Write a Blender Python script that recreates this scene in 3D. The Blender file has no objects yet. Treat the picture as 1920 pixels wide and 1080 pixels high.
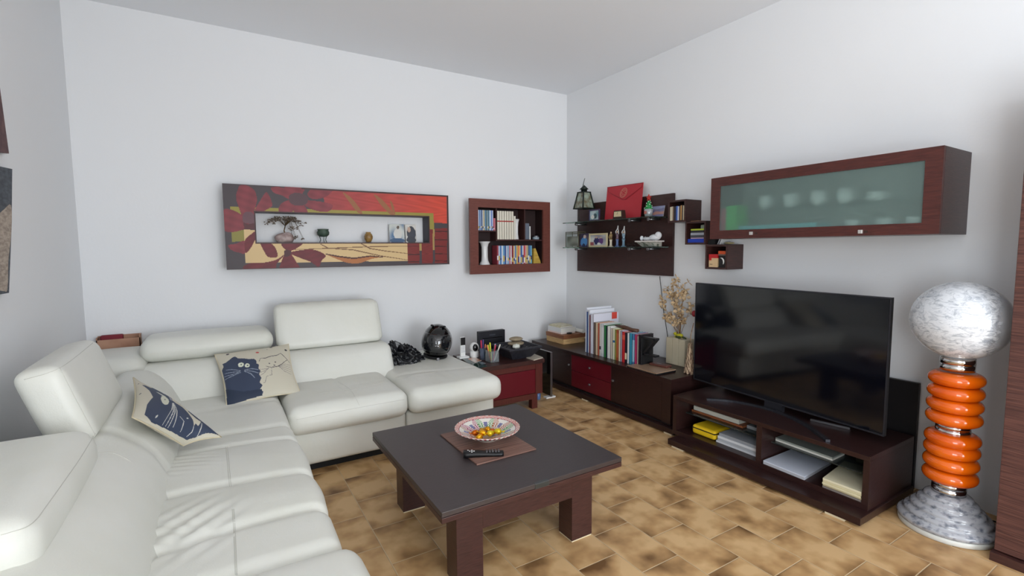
import bpy, bmesh, math, random
import numpy as np
from mathutils import Vector, Matrix
C = bpy.context.scene.collection
PI = math.pi
random.seed(7); RNG = np.random.RandomState(5)

# ---------------------------------------------------------------- camera
F = 910.42; CAM = np.array([-3.2668, -4.2263, 1.35])
def cam_rot(yaw, pitch, roll):
    cy, sy = math.cos(yaw), math.sin(yaw)
    f = np.array([sy*math.cos(pitch), cy*math.cos(pitch), math.sin(pitch)])
    r = np.array([cy, -sy, 0]); u = np.cross(r, f)
    c, s = math.cos(roll), math.sin(roll)
    return np.array([c*r+s*u, -s*r+c*u, f])
RT = cam_rot(math.radians(31.282), math.radians(-4.7195), math.radians(-0.3882))
def at(x, y, ax, v):
    """survey helper: the point of the photograph (1920x1080) on the real plane ax = v"""
    d = RT.T @ np.array([(x-960)/F, (540-y)/F, 1.]); i = 'xyz'.index(ax)
    return CAM + (v-CAM[i])/d[i]*d
cam = bpy.data.cameras.new('camera'); co = bpy.data.objects.new('camera', cam); C.objects.link(co)
m = Matrix(((RT[0][0], RT[1][0], -RT[2][0], CAM[0]), (RT[0][1], RT[1][1], -RT[2][1], CAM[1]),
            (RT[0][2], RT[1][2], -RT[2][2], CAM[2]), (0, 0, 0, 1)))
co.matrix_world = m; cam.sensor_width = 36; cam.lens = 36*F/1920; cam.clip_start = .02
bpy.context.scene.camera = co

# ---------------------------------------------------------------- world, lights, exposure
SC = bpy.context.scene
SC.view_settings.view_transform = 'Standard'; SC.view_settings.look = 'None'
SC.view_settings.gamma = 1; SC.view_settings.exposure = 0.23; SC.view_settings.use_curve_mapping = False
w = bpy.data.worlds.new('world'); SC.world = w; w.use_nodes = True
w.node_tree.nodes['Background'].inputs[0].default_value = (.80, .90, 1.0, 1)
w.node_tree.nodes['Background'].inputs[1].default_value = 1.0
FRONT = -7.4; H = 2.965; LEFT = -4.035
WIN = (-2.9, -.6, .12, 2.4)      # window opening in the wall behind the camera: x0, x1, z0, z1
FILL_WIN = (-6.3, -4.75, .3, 2.4)       # added unseen opening in the left wall for fill light: y0, y1, z0, z1
def area(name, loc, rot, sx, sy, power, col):
    l = bpy.data.lights.new(name, 'AREA'); l.shape = 'RECTANGLE'; l.size = sx; l.size_y = sy
    l.energy = power; l.color = col
    o = bpy.data.objects.new(name, l); C.objects.link(o); o.location = loc; o.rotation_euler = rot
area('daylight_window_one', ((WIN[0]+WIN[1])/2, FRONT-.2, (WIN[2]+WIN[3])/2), (PI/2+.30, 0, 0), WIN[1]-WIN[0], WIN[3]-WIN[2], 138, (.90, .955, 1))
area('fill_light_left', (LEFT-.2, (FILL_WIN[0]+FILL_WIN[1])/2, (FILL_WIN[2]+FILL_WIN[3])/2), (PI/2+.30, 0, -PI/2), FILL_WIN[1]-FILL_WIN[0], FILL_WIN[3]-FILL_WIN[2], 76, (.90, .955, 1))  # added fill lamp that brightens the right wall

# ---------------------------------------------------------------- materials
def lin(c):
    o = []
    for v in c[:3]:
        v = v/255
        o.append(v/12.92 if v <= .04045 else ((v+.055)/1.055)**2.4)
    return (*o, 1)
MATS = {}
def mat(name, rgb, rough=.5, metal=0, spec=.5, coat=0, trans=0, ior=1.45, sheen=0, bump=None, alpha=1, emit=None):
    if name in MATS: return MATS[name]
    M = bpy.data.materials.new(name); M.use_nodes = True; b = M.node_tree.nodes['Principled BSDF']
    b.inputs['Base Color'].default_value = lin(rgb); b.inputs['Roughness'].default_value = rough
    b.inputs['Metallic'].default_value = metal; b.inputs['Specular IOR Level'].default_value = spec
    b.inputs['Coat Weight'].default_value = coat; b.inputs['Transmission Weight'].default_value = trans
    b.inputs['IOR'].default_value = ior; b.inputs['Alpha'].default_value = alpha
    if bump:
        nt = M.node_tree; tc = nt.nodes.new('ShaderNodeTexCoord'); n = nt.nodes.new('ShaderNodeTexNoise')
        n.inputs['Scale'].default_value = bump[0]; n.inputs['Detail'].default_value = 4
        bp = nt.nodes.new('ShaderNodeBump'); bp.inputs['Strength'].default_value = bump[1]; bp.inputs['Distance'].default_value = .01
        nt.links.new(tc.outputs['Object'], n.inputs['Vector']); nt.links.new(n.outputs['Fac'], bp.inputs['Height'])
        nt.links.new(bp.outputs['Normal'], b.inputs['Normal'])
    MATS[name] = M; return M
def noise_mat(name, c0, c1, scale=(1, 1, 1), nscale=8, detail=5, rough=.5, lo=.35, hi=.65, bump=0, spec=.5, coat=0, world_space=False, trans=0):
    if name in MATS: return MATS[name]
    M = mat(name, c0, rough, spec=spec, coat=coat, trans=trans); nt = M.node_tree; b = nt.nodes['Principled BSDF']
    tc = nt.nodes.new('ShaderNodeTexCoord'); mp = nt.nodes.new('ShaderNodeMapping'); mp.inputs['Scale'].default_value = scale
    n = nt.nodes.new('ShaderNodeTexNoise'); n.inputs['Scale'].default_value = nscale; n.inputs['Detail'].default_value = detail
    r = nt.nodes.new('ShaderNodeValToRGB'); r.color_ramp.elements[0].position = lo; r.color_ramp.elements[1].position = hi
    r.color_ramp.elements[0].color = lin(c0); r.color_ramp.elements[1].color = lin(c1)
    nt.links.new(tc.outputs['Object'], mp.inputs[0]); nt.links.new(mp.outputs[0], n.inputs['Vector'])
    nt.links.new(n.outputs['Fac'], r.inputs[0]); nt.links.new(r.outputs[0], b.inputs['Base Color'])
    if bump:
        bp = nt.nodes.new('ShaderNodeBump'); bp.inputs['Strength'].default_value = bump; bp.inputs['Distance'].default_value = .005
        nt.links.new(n.outputs['Fac'], bp.inputs['Height']); nt.links.new(bp.outputs['Normal'], b.inputs['Normal'])
    return M
def painted(name='painted', rough=.6, coat=0, spec=.4):
    if name in MATS: return MATS[name]
    M = mat(name, (200, 200, 200), rough, coat=coat, spec=spec); nt = M.node_tree
    a = nt.nodes.new('ShaderNodeVertexColor'); a.layer_name = 'Col'
    nt.links.new(a.outputs['Color'], nt.nodes['Principled BSDF'].inputs['Base Color']); return M
WALL = mat('wall_paint', (237, 238, 240), .9, spec=.2, bump=(60, .06))
CEIL = mat('ceiling_paint', (244, 246, 250), .95, spec=.1)
WENGE = noise_mat('wenge', (52, 31, 29), (74, 45, 41), (3, 3, 40), 6, 5, .33, .3, .7, .15)
WENGE_X = noise_mat('wenge_grain_x', (52, 31, 29), (74, 45, 41), (3, 40, 40), 6, 5, .33, .3, .7, .15)
WENGE_Y = noise_mat('wenge_grain_y', (50, 30, 28), (68, 41, 38), (40, 3, 40), 6, 5, .33, .3, .7, .15)
CABW = noise_mat('cabinet_wood', (64, 30, 27), (88, 44, 38), (40, 3, 40), 5, 5, .38, .3, .7, .12)
FRAMEW = noise_mat('red_brown_wood', (98, 52, 44), (118, 66, 56), (4, 4, 40), 6, 5, .4, .3, .7, .1)
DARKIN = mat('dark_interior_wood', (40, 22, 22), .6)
TOPW = noise_mat('table_top_laminate', (44, 36, 37), (56, 46, 47), (3, 40, 40), 6, 5, .4, .3, .7, .08, spec=.9)
RED = mat('red_lacquer', (96, 14, 28), .35)
DKW = noise_mat('dark_wenge', (36, 20, 19), (50, 29, 27), (3, 3, 40), 6, 5, .33, .3, .7, .15)  # darker tone of wenge for the sideboard and television stand
DKW_Y = noise_mat('dark_wenge_grain_y', (36, 20, 19), (50, 29, 27), (40, 3, 40), 6, 5, .30, .3, .7, .15)
LEATHER = noise_mat('white_leather', (222, 222, 212), (229, 229, 222), (1, 1, 1), 3, 3, .42, .3, .7, 0)
def leather_bump():
    nt = LEATHER.node_tree; b = nt.nodes['Principled BSDF']; tc = nt.nodes.new('ShaderNodeTexCoord')
    n1 = nt.nodes.new('ShaderNodeTexVoronoi'); n1.inputs['Scale'].default_value = 220
    n2 = nt.nodes.new('ShaderNodeTexNoise'); n2.inputs['Scale'].default_value = 9; n2.inputs['Detail'].default_value = 3
    ad = nt.nodes.new('ShaderNodeMath'); ad.operation = 'MULTIPLY_ADD'; ad.inputs[1].default_value = .05
    bp = nt.nodes.new('ShaderNodeBump'); bp.inputs['Strength'].default_value = .35; bp.inputs['Distance'].default_value = .01
    for n in (n1, n2): nt.links.new(tc.outputs['Object'], n.inputs['Vector'])
    nt.links.new(n1.outputs['Distance'], ad.inputs[0]); nt.links.new(n2.outputs['Fac'], ad.inputs[2])
    nt.links.new(ad.outputs[0], bp.inputs['Height']); nt.links.new(bp.outputs['Normal'], b.inputs['Normal'])
leather_bump()
BLACK = mat('black_plastic', (18, 18, 20), .35); BLACKM = mat('black_matte', (16, 16, 18), .7)
GLOSSB = mat('gloss_black', (8, 8, 10), .06, coat=.5); WHITE = mat('white_plastic', (232, 232, 230), .4)
CHROME = mat('chrome', (215, 215, 215), .12, 1); STEEL = mat('brushed_steel', (150, 150, 155), .35, 1)
PAPER = mat('paper', (226, 224, 216), .85); CREAM = mat('cream', (214, 202, 172), .7)
GLASSG = mat('shelf_glass', (170, 205, 190), .02, trans=.95, ior=1.45)
CLEAR = mat('clear_glass', (240, 245, 245), .02, trans=1, ior=1.3)
PAINT = painted(); PAINTG = painted('painted_gloss', .2, .4)
def floor_mat():
    M = mat('floor_tile', (180, 150, 110), .42, spec=.4); nt = M.node_tree; b = nt.nodes['Principled BSDF']; L = nt.links.new
    def N(t, **k):
        n = nt.nodes.new(t)
        for a, v in k.items(): setattr(n, a, v)
        return n
    def mth(op, a, b_=None, c=None):
        n = N('ShaderNodeMath', operation=op)
        for i, v in enumerate((a, b_, c)):
            if v is None: continue
            if isinstance(v, (int, float)): n.inputs[i].default_value = v
            else: L(v, n.inputs[i])
        return n.outputs[0]
    geo = N('ShaderNodeNewGeometry'); sp = N('ShaderNodeSeparateXYZ'); L(geo.outputs['Position'], sp.inputs[0])
    wx, wy = .2178, .3022
    cx = mth('DIVIDE', mth('ADD', sp.outputs[0], 1.162+20*wx), wx); ix = mth('FLOOR', cx); fx = mth('SUBTRACT', cx, ix)
    par = mth('MODULO', ix, 2.0)
    cy = mth('ADD', mth('DIVIDE', mth('ADD', sp.outputs[1], 2.262+60*wy), wy), mth('MULTIPLY', mth('SUBTRACT', 1.0, par), .5))
    iy = mth('FLOOR', cy); fy = mth('SUBTRACT', cy, iy)
    ex = mth('MULTIPLY', mth('MINIMUM', fx, mth('SUBTRACT', 1.0, fx)), wx); ey = mth('MULTIPLY', mth('MINIMUM', fy, mth('SUBTRACT', 1.0, fy)), wy)
    edge = mth('MINIMUM', ex, ey)
    cmb = N('ShaderNodeCombineXYZ'); L(mth('MULTIPLY', ix, 7.31), cmb.inputs[0]); L(mth('MULTIPLY', iy, 5.17), cmb.inputs[1])
    add = N('ShaderNodeVectorMath', operation='ADD'); L(geo.outputs['Position'], add.inputs[0]); L(cmb.outputs[0], add.inputs[1])
    n1 = N('ShaderNodeTexNoise'); n1.inputs['Scale'].default_value = 6.5; n1.inputs['Detail'].default_value = 2.5; n1.inputs['Roughness'].default_value = .5; L(add.outputs[0], n1.inputs['Vector'])
    n2 = N('ShaderNodeTexNoise'); n2.inputs['Scale'].default_value = 30; n2.inputs['Detail'].default_value = 4; L(add.outputs[0], n2.inputs['Vector'])
    # brown cloud towards tile ends, strongest where the noise is high
    endf = mth('SUBTRACT', 1.0, mth('MULTIPLY', mth('MINIMUM', fy, mth('SUBTRACT', 1.0, fy)), 2.0))
    v = mth('ADD', mth('MULTIPLY', n1.outputs['Fac'], 1.0), mth('MULTIPLY', mth('POWER', endf, 2.0), .14))
    v = mth('ADD', v, mth('MULTIPLY', mth('SUBTRACT', n2.outputs['Fac'], .5), .10))
    r = N('ShaderNodeValToRGB'); e = r.color_ramp.elements
    e[0].position = .44; e[0].color = lin((214, 178, 130)); e[1].position = .82; e[1].color = lin((112, 80, 48))
    k = r.color_ramp.elements.new(.575); k.color = lin((190, 151, 104))
    L(v, r.inputs[0])
    gr = N('ShaderNodeMapRange'); gr.inputs['From Min'].default_value = .0012; gr.inputs['From Max'].default_value = .0028; L(edge, gr.inputs['Value'])
    mx = N('ShaderNodeMix', data_type='RGBA'); L(gr.outputs[0], mx.inputs['Factor']); mx.inputs['A'].default_value = lin((206, 182, 146)); L(r.outputs[0], mx.inputs['B'])
    L(mx.outputs['Result'], b.inputs['Base Color'])
    bp = N('ShaderNodeBump'); bp.inputs['Strength'].default_value = .6; bp.inputs['Distance'].default_value = .002; L(gr.outputs[0], bp.inputs['Height']); L(bp.outputs['Normal'], b.inputs['Normal'])
    return M
FLOOR = floor_mat()

# ---------------------------------------------------------------- mesh helpers
class MB:
    def __init__(s): s.bm = bmesh.new(); s.mats = []
    def mi(s, m):
        if m not in s.mats: s.mats.append(m)
        return s.mats.index(m)
    def _fin(s, fs, m, smooth=False):
        i = s.mi(m)
        for f in fs: f.material_index = i; f.smooth = smooth
    def box(s, x0, x1, y0, y1, z0, z1, m, bev=0, rot=None, piv=None):
        x0, x1 = sorted((x0, x1)); y0, y1 = sorted((y0, y1)); z0, z1 = sorted((z0, z1))
        vs = [s.bm.verts.new((x, y, z)) for x in (x0, x1) for y in (y0, y1) for z in (z0, z1)]
        fs = [s.bm.faces.new([vs[i] for i in q]) for q in ((0, 1, 3, 2), (4, 6, 7, 5), (0, 4, 5, 1), (2, 3, 7, 6), (0, 2, 6, 4), (1, 5, 7, 3))]
        s._fin(fs, m)
        if bev:
            es = list({e for f in fs for e in f.edges})
            r = bmesh.ops.bevel(s.bm, geom=es, offset=bev, segments=2, affect='EDGES', profile=.5)
            s._fin(r['faces'], m, False); vs = list({v for f in r['faces'] for v in f.verts} | {v for v in vs if v.is_valid})
        if rot is not None:
            p = Vector(piv) if piv is not None else Vector(((x0+x1)/2, (y0+y1)/2, (z0+z1)/2))
            for v in vs: v.co = rot @ (v.co-p) + p
        return s
    def prism(s, pts, d, m, m2=None):
        """pts: closed 3-D polygon; d: extrusion vector"""
        d = Vector(d); a = [s.bm.verts.new(Vector(p)) for p in pts]; b = [s.bm.verts.new(Vector(p)+d) for p in pts]
        fs = [s.bm.faces.new(a), s.bm.faces.new(b[::-1])]; s._fin(fs, m)
        n = len(pts); s._fin([s.bm.faces.new((a[i], b[i], b[(i+1) % n], a[(i+1) % n])) for i in range(n)], m2 or m); return s
    def lathe(s, prof, c, m, seg=32, axis='z', smooth=True, sx=1, sy=1):
        c = Vector(c); rings = []
        for r, z in prof:
            R = []
            for k in range(seg):
                t = 2*PI*k/seg; p = (r*math.cos(t)*sx, r*math.sin(t)*sy, z)
                if axis == 'y': p = (p[0], p[2], p[1])
                if axis == 'x': p = (p[2], p[0], p[1])
                R.append(s.bm.verts.new(c+Vector(p)))
            rings.append(R)
        fs = []
        for a, b in zip(rings, rings[1:]):
            for k in range(seg): fs.append(s.bm.faces.new((a[k], a[(k+1) % seg], b[(k+1) % seg], b[k])))
        s._fin(fs, m, smooth)
        if prof[0][0] > 1e-5: s._fin([s.bm.faces.new(rings[0][::-1])], m)
        if prof[-1][0] > 1e-5: s._fin([s.bm.faces.new(rings[-1])], m)
        return s
    def tube(s, pts, r, m, seg=8):
        pts = [Vector(p) for p in pts]; rr = [float(q) for q in r] if isinstance(r, (list, tuple)) else [float(r)]*len(pts); rings = []; up = Vector((.13, .21, 1)).normalized()
        for i, p in enumerate(pts):
            t = (pts[min(i+1, len(pts)-1)]-pts[max(i-1, 0)]).normalized()
            if abs(t.dot(up)) > .95: up = Vector((1, .1, .05)).normalized()
            a = t.cross(up).normalized(); b = t.cross(a)
            rings.append([s.bm.verts.new(p+rr[i]*(math.cos(2*PI*k/seg)*a+math.sin(2*PI*k/seg)*b)) for k in range(seg)])
        fs = [s.bm.faces.new((a[k], a[(k+1) % seg], b[(k+1) % seg], b[k])) for a, b in zip(rings, rings[1:]) for k in range(seg)]
        s._fin(fs, m, True); s._fin([s.bm.faces.new(rings[0][::-1]), s.bm.faces.new(rings[-1])], m); return s
    def ell(s, c, r, m, seg=24, rot=None, fn=None):
        c = Vector(c); R = []; n = seg//2
        for i in range(n+1):
            ph = -PI/2+PI*i/n; row = []
            for k in range(seg):
                t = 2*PI*k/seg; v = Vector((math.cos(ph)*math.cos(t)*r[0], math.cos(ph)*math.sin(t)*r[1], math.sin(ph)*r[2]))
                if fn: v = Vector(fn(v))
                if rot is not None: v = rot @ v
                row.append(s.bm.verts.new(c+v))
            R.append(row)
        s._fin([s.bm.faces.new((a[k], a[(k+1) % seg], b[(k+1) % seg], b[k])) for a, b in zip(R, R[1:]) for k in range(seg)], m, True); return s
    def grid(s, fn, nu, nv, m, colour=None):
        V = [[s.bm.verts.new(fn(i/nu, j/nv)) for j in range(nv+1)] for i in range(nu+1)]
        s._fin([s.bm.faces.new((V[i][j], V[i+1][j], V[i+1][j+1], V[i][j+1])) for i in range(nu) for j in range(nv)], m, True); return s
    def build(s, name, parent=None, clean=True):
        if clean: bmesh.ops.remove_doubles(s.bm, verts=s.bm.verts, dist=1e-6)
        bmesh.ops.recalc_face_normals(s.bm, faces=s.bm.faces)
        me = bpy.data.meshes.new(name); s.bm.to_mesh(me); s.bm.free()
        for m_ in s.mats: me.materials.append(m_)
        return link(name, me, parent)
def link(name, me, parent=None):
    o = bpy.data.objects.new(name, me); C.objects.link(o)
    if parent is not None:
        o.parent = parent; p = parent; off = Vector((0, 0, 0))
        while p is not None: off += p.location; p = p.parent
        o.location = -off + Vector((0, 0, 0)) if True else None
        o.location = -off
    return o
def tag(o, label, cat, group=None, kind=None):
    if label: o['label'] = label
    if cat: o['category'] = cat
    if group: o['group'] = group
    if kind: o['kind'] = kind
    return o
def thing(name, label, cat, loc, group=None):
    o = bpy.data.objects.new(name, None); C.objects.link(o); o.location = Vector(loc); o.empty_display_size = .05
    return tag(o, label, cat, group)
def struct(o): o['kind'] = 'structure'; return o
def inpoly(px_, pz, poly):
    r = np.zeros(px_.shape, bool); n = len(poly)
    for i in range(n):
        x0, z0 = poly[i]; x1, z1 = poly[(i+1) % n]
        c = (z0 > pz) != (z1 > pz)
        with np.errstate(divide='ignore', invalid='ignore'): xi = (x1-x0)*(pz-z0)/(z1-z0+1e-12)+x0
        r ^= c & (px_ < xi)
    return r
def hom(src, dst):
    A = []; B = []
    for (x, y), (u, v) in zip(src, dst):
        A += [[x, y, 1, 0, 0, 0, -u*x, -u*y], [0, 0, 0, x, y, 1, -v*x, -v*y]]; B += [u, v]
    h = np.linalg.solve(np.array(A, float), np.array(B, float)); Hm = np.append(h, 1).reshape(3, 3)
    def f(p): q = Hm @ np.array([p[0], p[1], 1.]); return (q[0]/q[2], q[1]/q[2])
    return f
def spline(pts, n=6, closed=True):
    """Catmull-Rom through pts"""
    P_ = [np.array(p, float) for p in pts]; N_ = len(P_); out = []
    for i in range(N_ if closed else N_-1):
        g = lambda k: P_[k % N_] if closed else P_[min(max(k, 0), N_-1)]
        a, b, c, d = g(i-1), g(i), g(i+1), g(i+2)
        for k in range(n):
            t = k/n; out.append(.5*((2*b)+(-a+c)*t+(2*a-5*b+4*c-d)*t*t+(-a+3*b-3*c+d)*t**3))
    if not closed: out.append(P_[-1])
    return out
def paint_mesh(name, pos, nu, nv, layers, base, m, parent=None, thick=None, backcol=None, hole=None):
    """front surface pos(U,V)->xyz arrays on an nu x nv grid, painted per face by layers [(polygon or fn, rgb)], V up.
    thick: vector (closed slab) or function giving the back surface"""
    u = np.linspace(0, 1, nu+1); v = np.linspace(0, 1, nv+1); U, V = np.meshgrid(u, v, indexing='ij')
    X = np.stack(pos(U, V), -1).reshape(-1, 3); n = len(X)
    uc = (u[1:]+u[:-1])/2; vc = (v[1:]+v[:-1])/2; UC, VC = np.meshgrid(uc, vc, indexing='ij')
    col = np.zeros((nu, nv, 3)); col[:] = lin(base)[:3]
    for sh, rgb in layers:
        msk = sh(UC, VC) if callable(sh) else inpoly(UC, VC, sh)
        if callable(rgb): col[msk] = rgb(UC, VC)[msk]
        else: col[msk] = lin(rgb)[:3]
    keep = np.ones((nu, nv), bool)
    if hole is not None: keep = ~hole(UC, VC)
    idx = lambda i, j: i*(nv+1)+j
    faces = []; cols = []
    for i in range(nu):
        for j in range(nv):
            if keep[i, j]: faces.append((idx(i, j), idx(i+1, j), idx(i+1, j+1), idx(i, j+1))); cols.append(col[i, j])
    verts = [tuple(p) for p in X]; nf = len(faces)
    if thick is not None:
        B = thick(U, V) if callable(thick) else None
        Xb = np.stack(B, -1).reshape(-1, 3) if B is not None else X+np.array(thick)
        verts += [tuple(p) for p in Xb]; bc = lin(backcol or base)[:3]
        if hole is None:
            if callable(thick):
                for i in range(nu):
                    for j in range(nv): faces.append((n+idx(i, j), n+idx(i, j+1), n+idx(i+1, j+1), n+idx(i+1, j))); cols.append(bc)
            else:
                faces.append([n+idx(0, 0)]+[n+idx(0, j) for j in range(1, nv+1)]+[n+idx(i, nv) for i in range(1, nu+1)]+[n+idx(nu, j) for j in range(nv-1, -1, -1)]+[n+idx(i, 0) for i in range(nu-1, 0, -1)]); cols.append(bc)
        per = [idx(i, 0) for i in range(nu)]+[idx(nu, j) for j in range(nv)]+[idx(i, nv) for i in range(nu, 0, -1)]+[idx(0, j) for j in range(nv, 0, -1)]
        for k in range(len(per)):
            a, b = per[k], per[(k+1) % len(per)]; faces.append((a, n+a, n+b, b)); cols.append(bc)
    me = bpy.data.meshes.new(name); me.from_pydata(verts, [], [tuple(int(q) for q in f) for f in faces]); me.update()
    at_ = me.color_attributes.new('Col', 'FLOAT_COLOR', 'CORNER')
    data = np.ones((len(me.loops), 4), np.float32); k = 0
    for f, c in zip(faces, cols): data[k:k+len(f), :3] = c; k += len(f)
    at_.data.foreach_set('color', data.ravel()); me.materials.append(m)
    bm = bmesh.new(); bm.from_mesh(me); bmesh.ops.recalc_face_normals(bm, faces=bm.faces)
    loose = [v_ for v_ in bm.verts if not v_.link_faces]; bmesh.ops.delete(bm, geom=loose, context='VERTS'); bm.to_mesh(me); bm.free()
    return link(name, me, parent)
def rbox(name, lo, hi, r, m, parent=None, step=.03, crown=(0, 0, 0), disp=None, warp=None):
    """upholstery block: rounded box with crowned faces. disp(P,N)->offset along normal, warp(P)->P"""
    lo = np.array(lo, float); hi = np.array(hi, float); c = (lo+hi)/2; h = (hi-lo)/2; r = min(r, *(h*.98))
    ax = []
    for k in range(3):
        inner = max(h[k]-r, 1e-4); na = max(2, int(2*inner/step)); a = [-h[k]+r*(1-math.cos(t)) for t in np.linspace(0, PI/2, 5)[:-1]]
        mid = list(np.linspace(-inner, inner, na+1)); b = [-x for x in a[::-1]]; ax.append(np.array(a+mid+b))
    vid = {}; verts = []; faces = []
    def vert(i, j, k):
        key = (i, j, k)
        if key not in vid: vid[key] = len(verts); verts.append((ax[0][i], ax[1][j], ax[2][k]))
        return vid[key]
    n = [len(a)-1 for a in ax]
    for d in range(3):
        e, f = [q for q in range(3) if q != d]
        for side in (0, n[d]):
            for i in range(n[e]):
                for j in range(n[f]):
                    q = []
                    for (a, b) in ((i, j), (i+1, j), (i+1, j+1), (i, j+1)):
                        t = [0, 0, 0]; t[d] = side; t[e] = a; t[f] = b; q.append(vert(*t))
                    faces.append(tuple(q))
    P_ = np.array(verts); q = np.clip(P_, -(h-r), h-r); d = P_-q; L = np.linalg.norm(d, axis=1, keepdims=True); L[L == 0] = 1
    N_ = d/L; P2 = q+N_*r
    w_ = np.clip(1-(P2/h)**2, 0, 1)
    for k in range(3):
        e, f = [t for t in range(3) if t != k]
        P2[:, k] += crown[k]*np.sign(P_[:, k])*np.abs(N_[:, k])**2*np.sqrt(w_[:, e]*w_[:, f])
    P2 += c
    if disp is not None: P2 += N_*disp(P2, N_)[:, None]
    if warp is not None: P2 = warp(P2)
    me = bpy.data.meshes.new(name); me.from_pydata([tuple(p) for p in P2], [], faces); me.materials.append(m)
    bm = bmesh.new(); bm.from_mesh(me); bmesh.ops.recalc_face_normals(bm, faces=bm.faces)
    for f_ in bm.faces: f_.smooth = True
    bm.to_mesh(me); bm.free(); return link(name, me, parent)
def copy_tree(o, parent=None):
    c = o.copy(); C.objects.link(c)
    if parent is not None: c.parent = parent
    for ch in [q for q in bpy.data.objects if q.parent == o]: copy_tree(ch, c)
    return c

# ---------------------------------------------------------------- room shell
T = .12
struct(MB().box(LEFT-T, T, FRONT-T, T, -.1, 0, FLOOR).build('floor'))
struct(MB().box(LEFT-T, T, FRONT-T, T, H, H+.1, CEIL).build('ceiling'))
struct(MB().box(LEFT-T, T, 0, T, 0, H, WALL).build('wall_back'))
struct(MB().box(0, T, FRONT-T, 0, 0, H, WALL).build('wall_right'))
b = MB(); b.box(LEFT-T, LEFT, FRONT, FILL_WIN[0], 0, H, WALL).box(LEFT-T, LEFT, FILL_WIN[1], 0, 0, H, WALL)
b.box(LEFT-T, LEFT, FILL_WIN[0], FILL_WIN[1], 0, FILL_WIN[2], WALL).box(LEFT-T, LEFT, FILL_WIN[0], FILL_WIN[1], FILL_WIN[3], H, WALL); struct(b.build('wall_left'))
b = MB(); b.box(LEFT-T, WIN[0], FRONT-T, FRONT, 0, H, WALL).box(WIN[1], T, FRONT-T, FRONT, 0, H, WALL)
b.box(WIN[0], WIN[1], FRONT-T, FRONT, 0, WIN[2], WALL).box(WIN[0], WIN[1], FRONT-T, FRONT, WIN[3], H, WALL); struct(b.build('wall_front'))
WF = mat('window_frame_white', (225, 225, 222), .5)
b = MB(); x0, x1, z0, z1 = WIN; xm = (x0+x1)/2
for a in (x0, xm-.04, x1-.06): b.box(a, a+(.08 if a == xm-.04 else .06), FRONT-.05, FRONT+.01, z0, z1, WF)
b.box(x0, x1, FRONT-.05, FRONT+.01, z0, z0+.07, WF).box(x0, x1, FRONT-.05, FRONT+.01, z1-.07, z1, WF); struct(b.build('window_1'))
b = MB(); y0, y1, z0, z1 = FILL_WIN
for a in (y0, (y0+y1)/2-.03, y1-.06): b.box(LEFT-.05, LEFT+.01, a, a+.06, z0, z1, WF)
b.box(LEFT-.05, LEFT+.01, y0, y1, z0, z0+.06, WF).box(LEFT-.05, LEFT+.01, y0, y1, z1-.06, z1, WF); struct(b.build('added_window_left'))  # frame around the added fill-light opening, out of view
#PART2

# ---------------------------------------------------------------- sofa
def G(x, c, w_): return np.exp(-((x-c)/w_)**2)
sofa = thing('corner_sofa', 'white leather corner sofa with adjustable headrests and a chaise end', 'sofa', (-3.2, -1.2, 0))
def plinth(nm, *a): return MB().box(*a, BLACKM).build(nm, sofa)
plinth('plinth', -3.98, -3.03, -3.3, -.2, 0, .062); plinth('plinth', -3.03, -1.62, -1.12, -.2, 0, .062)
rbox('base', (-3.99, -3.35, .055), (-2.985, -.1, .275), .03, LEATHER, sofa, .1)
rbox('base', (-2.99, -1.19, .055), (-2.243, -.12, .275), .03, LEATHER, sofa, .1, (0, .006, 0))
rbox('base', (-2.239, -1.175, .055), (-1.568, -.08, .275), .03, LEATHER, sofa, .1, (0, .008, 0))
def d_seat2(P_, N_):
    up = np.clip(N_[:, 2], 0, 1); x, y = P_[:, 0], P_[:, 1]
    s_ = -.010*G(x, -2.585, .012)*up - .006*G(y, -.95, .012)*up*(x > -2.62) - .005*G(P_[:, 2], .372, .006)*np.clip(-N_[:, 1], 0, 1)
    return s_+.004*np.sin(9*x+4*y)*up
rbox('seat_cushion', (-2.962, -1.262, .27), (-2.243, -.60, .428), .055, LEATHER, sofa, .022, (.0, .012, .022), d_seat2)
def d_ch(P_, N_):
    up = np.clip(N_[:, 2], 0, 1); x, y = P_[:, 0], P_[:, 1]
    yy = -.86-.10*((x+2.2)/.7)
    return -.008*G(y, yy, .014)*up-.007*G(x, -1.9, .012)*up*(y < yy)-.004*G(P_[:, 2], .372, .006)*np.clip(-N_[:, 1], 0, 1)*0+.003*np.sin(11*x-6*y)*up
rbox('chaise_cushion', (-2.239, -1.272, .268), (-1.545, -.05, .428), .06, LEATHER, sofa, .022, (.0, .014, .02), d_ch)
def d_corner(P_, N_):
    up = np.clip(N_[:, 2], 0, 1); x, y = P_[:, 0], P_[:, 1]
    return .004*np.sin(7*x+8*y)*up-.006*G(y, -1.02+.1*(x+3.2), .03)*up
rbox('seat_cushion', (-3.62, -1.46, .27), (-2.966, -.66, .43), .05, LEATHER, sofa, .025, (.0, .01, .016), d_corner)
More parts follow.
